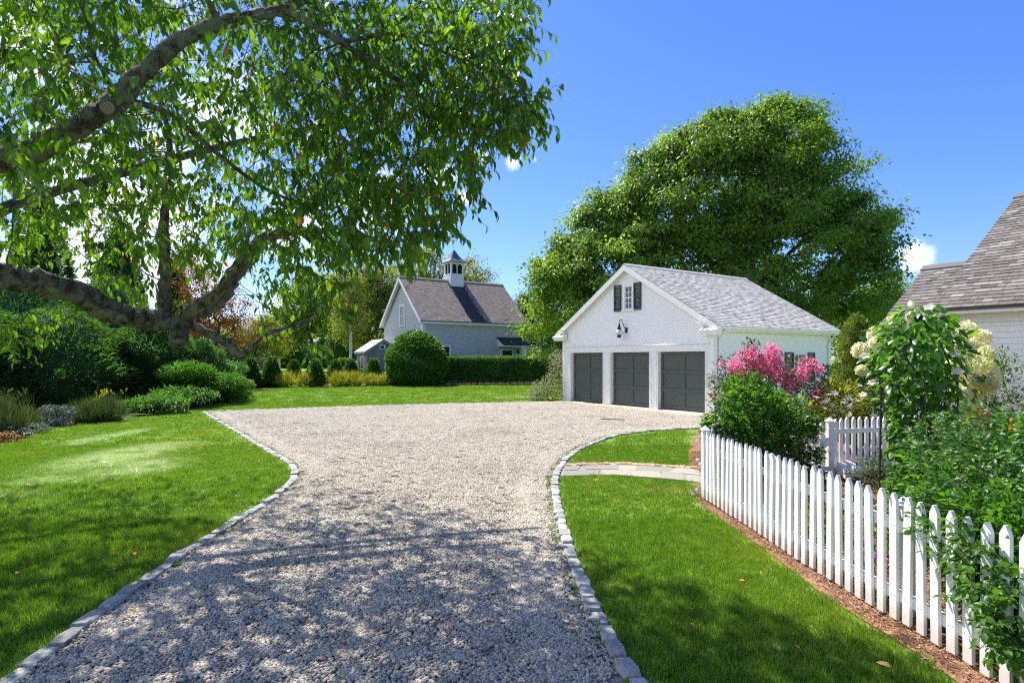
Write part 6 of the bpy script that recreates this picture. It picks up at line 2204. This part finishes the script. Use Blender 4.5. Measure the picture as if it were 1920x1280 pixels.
# orange lilies and companions
y = 6.7
ol = bush('lily_clump', 'orange lilies among pale leaves between the hydrangea and near rose', 'plant', ((1835 - CX) / F * y, y, 0), [ell(1835, 800, 28, y), ell(1815, 815, 22, y), ell(1895, 815, 26, y)], M['variegated'], 420, .07, tmpl_diamond(.35), tint_mu=.4, stems=8)
for (u, v) in [(1833, 772), (1822, 783), (1843, 792), (1838, 808), (1852, 806), (1916, 800), (1908, 810), (1848, 778)]:
    star_flower(ol, P(u, v, y - .15), (random.uniform(-.6, .4), -1, .5), .075, M['lily_orange'], woff=ol.location)
pf = bush('purple_flowers', 'low mound of deep purple flowers beside the obelisk foot', 'plant', ((1818 - CX) / F * 6.5, 6.5, 0), [ell(1815, 868, 22, 6.5, .7)], M['rose'], 160, .05, tmpl_diamond(.5), stems=3)
flower_mass(pf, P(1820, 857, 6.45), .11, 160, .03, M['purple'], 'flower_cluster', (1.2, 1, .5), woff=pf.location)
bush('variegated_plant', 'small white edged plant left of the purple flowers', 'plant', ((1812 - CX) / F * 6.9, 6.9, 0), [ell(1812, 815, 20, 6.9, .8), ell(1822, 842, 18, 6.9, .8)], M['variegated'], 480, .04, tmpl_diamond(.5), tint_mu=.72, stems=5)
bush('wall_shrub', 'open dark green shrub growing against the house clapboards', 'shrub', (6.9, 9.4, 0), [ell(1870, 690, 38, 9.4), ell(1850, 745, 45, 9.4), ell(1895, 740, 32, 9.4), ell(1830, 770, 36, 9.4), ell(1880, 790, 46, 9.4)], M['dark_leaf'], 2600, .055, tmpl_diamond(.5), tint_mu=.7, stems=22, shell=.15)
k = 0
for (x, y_, r_, m_, lb) in [(4.6, 7.0, .32, 'rose', 'low green plant at the foot of the obelisk'), (3.75, 7.2, .3, 'hyd_leaf', 'broad leaved low plant by the gate foot'), (3.3, 6.3, .24, 'rose', 'low plant behind the middle pickets'), (5.2, 8.6, .35, 'dark_leaf', 'low dark plant below the rear fence'),
                            (3.6, 5.6, .3, 'rose', 'low plant behind the pickets left of the near rose'), (4.5, 5.6, .38, 'hyd_leaf', 'leafy low plant between the obelisk and near rose'), (4.2, 8.3, .26, 'dark_leaf', 'small dark plant in front of the gate'), (5.6, 6.0, .4, 'rose', 'leafy low plant right of the obelisk'),
                            (4.0, 6.4, .26, 'variegated', 'pale leaved low plant left of the obelisk foot'), (5.9, 9.2, .4, 'dark_leaf', 'dark low shrub in front of the rear fence right end')]:
    bush('low_plant', lb, 'plant', (x, y_, 0), [((x, y_, r_ * .55), (r_, r_, r_ * .75))], M[m_], 330, .06, tmpl_leaf(.5, .2, .1), stems=4)
for (x, y_, lb) in [(3.15, 5.35, 'small magenta flower mound behind the middle pickets'), (3.35, 6.0, 'small magenta flower mound farther along the pickets'), (3.5, 6.75, 'small magenta flower mound near the gate'), (3.1, 4.9, 'small magenta flower mound nearest the rose')]:
    q = bush('flower_mound', lb, 'plant', (x, y_, 0), [((x, y_, .1), (.2, .2, .16))], M['rose'], 150, .035, tmpl_diamond(.5), stems=2)
    flower_mass(q, (x, y_, .2), .16, 90, .022, M['magenta'], 'flower_cluster', (1.1, 1.1, .6), woff=q.location)
wf = bush('white_flowers', 'few white blooms at the foot of the far fence corner', 'plant', (2.5, 8.15, 0), [((2.48, 8.1, .08), (.16, .16, .1))], M['rose'], 50, .04, tmpl_diamond(.5), stems=2)
for (u, v) in [(1299, 925), (1306, 918), (1313, 870), (1308, 862), (1307, 826), (1311, 938)]:
    star_flower(wf, P(u, v, 8.0), (-.4, -1, .3), .032, M['petal_white'], 5, woff=wf.location, tm=tmpl_leaf(.8, .2, .04))

# ------------------------------------------------------------------ fallen leaves, each a thing
fl_t = [tmpl_leaf(.62, -.25, .2), tmpl_leaf(.5, -.4, .25)]
for i, (u, v, s, t, lb) in enumerate([(1672, 1252, .085, .08, 'largest pale tan fallen leaf on the lawn near the fence'), (543, 1064, .07, .45, 'orange fallen leaf on the shaded gravel left of centre'), (1385, 1088, .05, .5, 'orange fallen leaf on the right lawn below the rose'),
                                      (786, 1134, .07, .25, 'tan fallen leaf on the gravel centre'), (797, 1127, .05, .6, 'small fallen leaf touching the tan one on gravel'), (650, 1200, .05, .7, 'rusty fallen leaf low on the gravel'), (255, 1040, .06, .6, 'brown curled leaf in the shaded left lawn'),
                                      (238, 1055, .07, .5, 'larger brown curled leaf in the shaded left lawn'), (38, 1072, .07, .1, 'pale fallen leaf at the left edge of the shaded lawn'), (210, 1035, .05, .55, 'orange leaf above the curled leaves on the left lawn'), (28, 918, .06, .5, 'orange leaf on the far left lawn'),
                                      (1500, 1218, .045, .1, 'pale fallen leaf on the lawn near the bottom right'), (1302, 1176, .05, .1, 'tan upright leaf on the right lawn'), (258, 1147, .06, .2, 'tan leaf lying beside the left kerb'), (1080, 1180, .05, .8, 'rusty leaf on gravel by the right kerb'), (533, 1052, .05, .9, 'green brown leaf on gravel by the left'), (62, 826, .08, .4, 'yellow leaf on the dark mulch at left')]):
    p = G(u, v, .045)
    tv, tf = fl_t[i % 2]
    tt = np.array([len(f) for f in tf]); lo = np.array([j for f in tf for j in f])
    o = link_mesh('fallen_leaf', np_mesh('fallen_leaf', tv, lo, np.concatenate(([0], np.cumsum(tt)[:-1])), tt, M['fallen'], np.full(len(tv), t), None, True))
    o.location = (p[0], p[1], .03 if 500 < u < 1090 and v > 1040 else .05)
    o.scale = (s, s, s)
    o.rotation_euler = (random.uniform(-.3, .3), random.uniform(-.3, .3), random.uniform(0, 6.28))
    tag(o, lb, 'leaf', 'fallen leaves')

# ------------------------------------------------------------------ the cherry tree reaching in from the left
croot = empty('cherry_tree', (-6.4, 5.6, 0), 0, 'old cherry tree with lichened limbs and drooping leaves reaching in from the left', 'tree')
co = np.array((-6.4, 5.6, 0))
limb_defs = []


def limb(pxs, up_sides=12):
    """(u, v, width in px, distance) along a limb"""
    pts = [np.concatenate((P(u, v, y), [w / 2 * y / F])) for u, v, w, y in pxs]
    return spline(pts, 7)


trunk = [np.array((-6.4, 5.6, -.1, .36)), np.array((-6.35, 5.55, .9, .29)), np.array((-6.2, 5.4, 1.7, .27)), np.array((-5.7, 5.2, 2.2, .24))]
low = [np.array((-6.2, 5.4, 1.7, .24)), np.array((-5.4, 5.15, 2.25, .19))] + [np.concatenate((P(u, v, y), [w / 2 * y / F])) for u, v, w, y in
      [(-60, 520, 54, 5.2), (60, 526, 47, 5.5), (140, 548, 43, 5.8), (190, 576, 41, 6.0), (240, 594, 39, 6.2), (300, 600, 38, 6.4), (345, 597, 38, 6.55)]]
low = spline(low, 9)
fork = P(345, 597, 6.55)
L2 = limb([(335, 603, 40, 6.55), (375, 582, 34, 6.7), (412, 556, 31, 6.9), (440, 515, 29, 7.1), (478, 462, 25, 7.4), (520, 438, 18, 7.6), (585, 432, 12, 7.8), (660, 440, 8, 7.9), (720, 455, 6, 7.9)])
L2b = limb([(340, 596, 26, 6.5), (372, 572, 22, 6.3), (400, 556, 17, 6.2), (425, 530, 12, 6.1), (455, 480, 8, 6.0), (470, 420, 6, 6.0)])
L3 = limb([(309, 600, 26, 6.4), (309, 560, 22, 6.4), (309, 500, 20, 6.3), (307, 430, 17, 6.2), (312, 350, 13, 6.1), (318, 270, 10, 6.0), (300, 180, 7, 6.0)])
L4 = limb([(340, 602, 20, 6.5), (385, 622, 17, 6.5), (425, 643, 16, 6.6), (447, 664, 14, 6.7), (470, 650, 9, 6.8), (505, 625, 7, 7.0), (550, 610, 6, 7.2), (600, 592, 4.5, 7.3)])
L4b = limb([(590, 595, 3, 7.3), (540, 635, 2.5, 7.1), (560, 650, 2, 7.0)])
L5 = limb([(335, 600, 36, 6.5), (336, 625, 32, 6.4), (333, 646, 27, 6.3)])
up1 = spline([np.array((-5.7, 5.2, 2.2, .2)), np.array((-4.7, 4.8, 2.75, .16))] + [np.concatenate((P(u, v, y), [w / 2 * y / F])) for u, v, w, y in
      [(-50, 325, 42, 4.4), (50, 292, 40, 4.4), (130, 248, 37, 4.4), (205, 200, 34, 4.45), (265, 140, 28, 4.5), (335, 78, 25, 4.6), (420, 42, 22, 4.7), (520, 20, 18, 4.9), (600, -25, 20, 5.1), (700, -120, 14, 5.3)]], 9)
U2 = limb([(225, 185, 12, 4.5), (317, 213, 10, 4.9), (400, 282, 9, 5.4), (500, 355, 7, 5.9), (600, 395, 5, 6.2)])
U3 = limb([(530, 15, 18, 4.9), (588, 49, 13, 5.0), (661, 93, 11, 5.2), (722, 134, 10, 5.4), (790, 181, 8, 5.5), (860, 225, 5, 5.6), (930, 245, 3.5, 5.7), (1000, 235, 2.5, 5.7)])
U4 = limb([(640, 80, 9, 5.2), (690, 70, 8, 5.3), (740, 63, 7, 5.4), (800, 85, 6, 5.5), (860, 110, 4, 5.5), (920, 135, 3, 5.6)])
U5 = limb([(410, 45, 14, 4.7), (395, 10, 12, 4.6), (370, -60, 10, 4.5)])
up2 = spline([np.array((-5.9, 5.3, 2.0, .2)), np.array((-6.0, 6.6, 3.4, .08)), np.array((-4.8, 8.2, 4.6, .06)), np.array((-3.4, 9.2, 5.4, .045)), np.array((-2.2, 9.8, 5.8, .03))], 4)
up3 = spline([np.array((-6.0, 5.4, 2.0, .22)), np.array((-6.4, 5.6, 4.4, .15)), np.array((-5.2, 6.2, 6.4, .10)), np.array((-3.4, 6.8, 7.6, .07)), np.array((-1.8, 7.2, 8.0, .04))], 4)
up4 = spline([np.array((-6.1, 5.5, 2.0, .2)), np.array((-7.4, 7.2, 3.8, .09)), np.array((-7.4, 8.8, 5.0, .06)), np.array((-6.4, 10.0, 5.6, .04))], 4)
nodes = []
limb_mb = []
for pl, nm in ((spline(trunk, 4), 'trunk'), (low, 'limb'), (L2, 'limb'), (L2b, 'limb'), (L3, 'limb'), (L4, 'limb'), (L4b, 'twig'), (L5, 'limb_stub'), (up1, 'limb'), (U2, 'limb'), (U3, 'limb'), (U4, 'limb'), (U5, 'limb'), (up2, 'limb'), (up3, 'limb'), (up4, 'limb')):
    mb = MB()
    pa = np.array(pl)
    big = pa[:, 3].max() > .05
    ptsl = []
    for i, q in enumerate(pa):
        wob = q[3] * .10
        ptsl.append(tuple(q[:3] - co + RNG.normal(0, wob, 3) * (.4 if i in (0, len(pa) - 1) else 1)))
    mb.tube(ptsl, [max(q[3], .004) * (1 + RNG.normal(0, .06)) for q in pa], 14 if big else 8)
    if big:
        va = np.array(mb.v); sd_ = 14
        rg_ = va.reshape(-1, sd_, 3); cc_ = rg_.mean(axis=1, keepdims=True)
        n_r = len(rg_)
        ridge = np.cumsum(RNG.normal(0, .035, (n_r, sd_)), axis=0) * .35 + RNG.normal(0, .045, (n_r, sd_)) + RNG.normal(0, .06, (1, sd_))
        mb.v = [tuple(q_) for q_ in (cc_ + (rg_ - cc_) * (1 + np.clip(ridge, -.2, .22))[..., None]).reshape(-1, 3)]
    o = mb.build(nm, M['bark'], croot, smooth=True)
    i0 = len(nodes)
    for i, q in enumerate(pa):
        nodes.append((q[:3], i0 + i - 1 if i else -1))
# sawn stub with rings facing the path
kb = MB()
c = P(203, 203, 4.28)
fv = Vector((.25, -.95, -.12)).normalized()
kb.tube([Vector(c) - fv * .10 - Vector(co), Vector(c) - fv * .03 - Vector(co), Vector(c) + fv * .01 - Vector(co)], [.052, .054, .052], 18)
knot = kb.build('cut_collar', M['bark'], croot, smooth=False)
m, nt, b = new_mat('cut_wood', .8, .2)
oc = objco(nt)
wv_ = N(nt, 'ShaderNodeVectorMath', operation='DISTANCE'); nt.links.new(oc, wv_.inputs[0]); wv_.inputs[1].default_value = Vector(c) + fv * .011 - Vector(co)
rg = math_n(nt, 'SINE', math_n(nt, 'MULTIPLY', wv_.outputs['Value'], 420.0))
nt.links.new(ramp(nt, [(0, (.10, .06, .035)), (1, (.36, .25, .16))], math_n(nt, 'MULTIPLY_ADD', rg, .3, .55)).outputs[0], b.inputs['Base Color'])
cf = MB(); cf.tube([Vector(c) + fv * .0105 - Vector(co), Vector(c) + fv * .014 - Vector(co)], [.048, .046], 18)
cf.build('cut_face', m, croot)

poly = np.array([(-60, -10), (985, -10), (1000, 60), (960, 110), (935, 135), (1005, 180), (1025, 232), (965, 268), (895, 262), (885, 320), (900, 345), (850, 380), (830, 430), (775, 472), (690, 470), (640, 500), (655, 560), (600, 600), (560, 690), (520, 640),
                 (440, 560), (420, 470), (330, 560), (250, 590), (200, 560), (110, 660), (60, 640), (-60, 690)])
tg = []
def sample_zone(n, ymin, ymax, ulo=-60, uhi=1030, vlo=-10, vhi=700):
    out = []
    while len(out) < n:
        uv = np.stack((RNG.uniform(ulo, uhi, 2000), RNG.uniform(vlo, vhi, 2000)), axis=1)
        uv = uv[inside(poly, uv)]
        for (u, v) in uv:
            f = np.clip((u - 450) / 500, 0, 1)
            lo = ymin * (1 - f) + 5.0 * f; hi = ymax * (1 - f) + 6.6 * f
            if v > 470:
                lo, hi = max(lo, 6.0), min(max(hi, 7.5), 8.8)
                if RNG.random() > (.36 if v < 560 else .2): continue
            y = RNG.uniform(lo, hi)
            p = P(u, v, y)
            if p[1] - .57 * p[2] > 9.6 or p[2] < 1.7: continue
            out.append(p)
            if len(out) >= n: break
    return out
tg += sample_zone(1750, 5.0, 11.8)
tg += sample_zone(300, 5.2, 6.8, 520, 1030)
for _ in range(55):
    while True:
        p = P(RNG.uniform(-60, 560), RNG.uniform(-10, 340), RNG.uniform(3.8, 4.7))
        if p[2] > 1.9: break
    tg.append(p)
up = []
while len(up) < 1500:
    p = np.array((RNG.uniform(-9.5, -.2), RNG.uniform(3.4, 12.2), RNG.uniform(3.5, 9.0)))
    v = HZ - (p[2] - EYE) / p[1] * F
    e = ((p[0] + 4.6) / 5.0) ** 2 + ((p[1] - 7.2) / 5.4) ** 2 + ((p[2] - 5.2) / 3.9) ** 2
    u = CX + p[0] / p[1] * F
    if v > -25 or e > 1 or p[1] - .57 * p[2] > 9.4: continue
    lx_, ly_ = p[0] + .4375 * p[2], p[1] - .546 * p[2]
    if lx_ > .9 and RNG.random() < .85: continue
    up.append(p)
tg += up
tg = np.array(tg)
Pn, par = skeleton(nodes, tg, .18)
nl_ = len(nodes)
rr, kids = branch_radii(par, .0028, 2.25)
link_mesh('branches', edges_mesh('branches', Pn - co, par, np.minimum(rr, .035), M['bark'], skip=nl_, sides=5, sag=-.01), croot, kind='stuff')
LP, LD, LU, LS, LT = [], [], [], [], []
TW = []
for i in range(nl_, len(Pn)):
    p, q = Pn[i], Pn[par[i]]
    d0 = p - q
    d0 = d0 / max(np.linalg.norm(d0), 1e-6)
    ns = 2 if kids[i] else 3
    hue = RNG.normal(0, .1)
    for s_ in range(ns):
        dv = d0 * .8 + RNG.normal(0, .65, 3) + np.array((.15, 0, -.05))
        dv /= np.linalg.norm(dv)
        L = RNG.uniform(.16, .40)
        k = int(RNG.integers(4, 8))
        a = p
        b_ = p + dv * L * .5
        c_ = p + dv * L + np.array((0, 0, -.12 * L))
        TW.append((a, b_, c_))
        sd = np.cross(dv, (0, 0, 1.0)); sd /= max(np.linalg.norm(sd), 1e-6)
        for j in range(k):
            f = (j + .6) / k
            pt = a * (1 - f) ** 2 + 2 * b_ * f * (1 - f) + c_ * f * f
            sgn = 1 if j % 2 else -1
            ld = dv * .55 + sd * sgn * .6 + np.array((0, 0, -.75 - RNG.random() * .7)) + RNG.normal(0, .22, 3)
            LP.append(pt); LD.append(ld); LU.append(np.array((0, 0, .8)) + RNG.normal(0, .45, 3) + dv * .3)
            LS.append(.098 * RNG.uniform(.6, 1.3)); LT.append(np.clip(RNG.normal(.45, .17) + hue, 0, .86) if RNG.random() > .012 else RNG.uniform(.9, 1))
LP, LD, LU, LS, LT = map(np.array, (LP, LD, LU, LS, LT))
tw = np.array(TW)
TP = tw.reshape(-1, 3)
tpar = np.tile(np.array([-1, 0, 1]), len(tw)) + np.repeat(np.arange(len(tw)) * 3, 3)
tpar[::3] = -1
link_mesh('twigs', edges_mesh('twigs', TP - co, tpar, np.tile(np.array([.0032, .0026, .0018]), len(tw)), M['twig'], skip=0, sides=3), croot, kind='stuff')
kz = np.ones(len(LP), dtype=bool)
# keep the air round the lens clear
kz &= ~((LP[:, 1] < 3.2) & (np.abs(LP[:, 0]) < 2.5) & (LP[:, 2] < 4.5))
split_leaves(croot, 'leaf', [tmpl_oval(.45, .28, .12), tmpl_oval(.40, .42, .18), tmpl_oval(.48, .15, .08)], LP[kz], frames(LD[kz], LU[kz]), LS[kz], LT[kz], M['cherry_leaf'], 300, 'foliage')
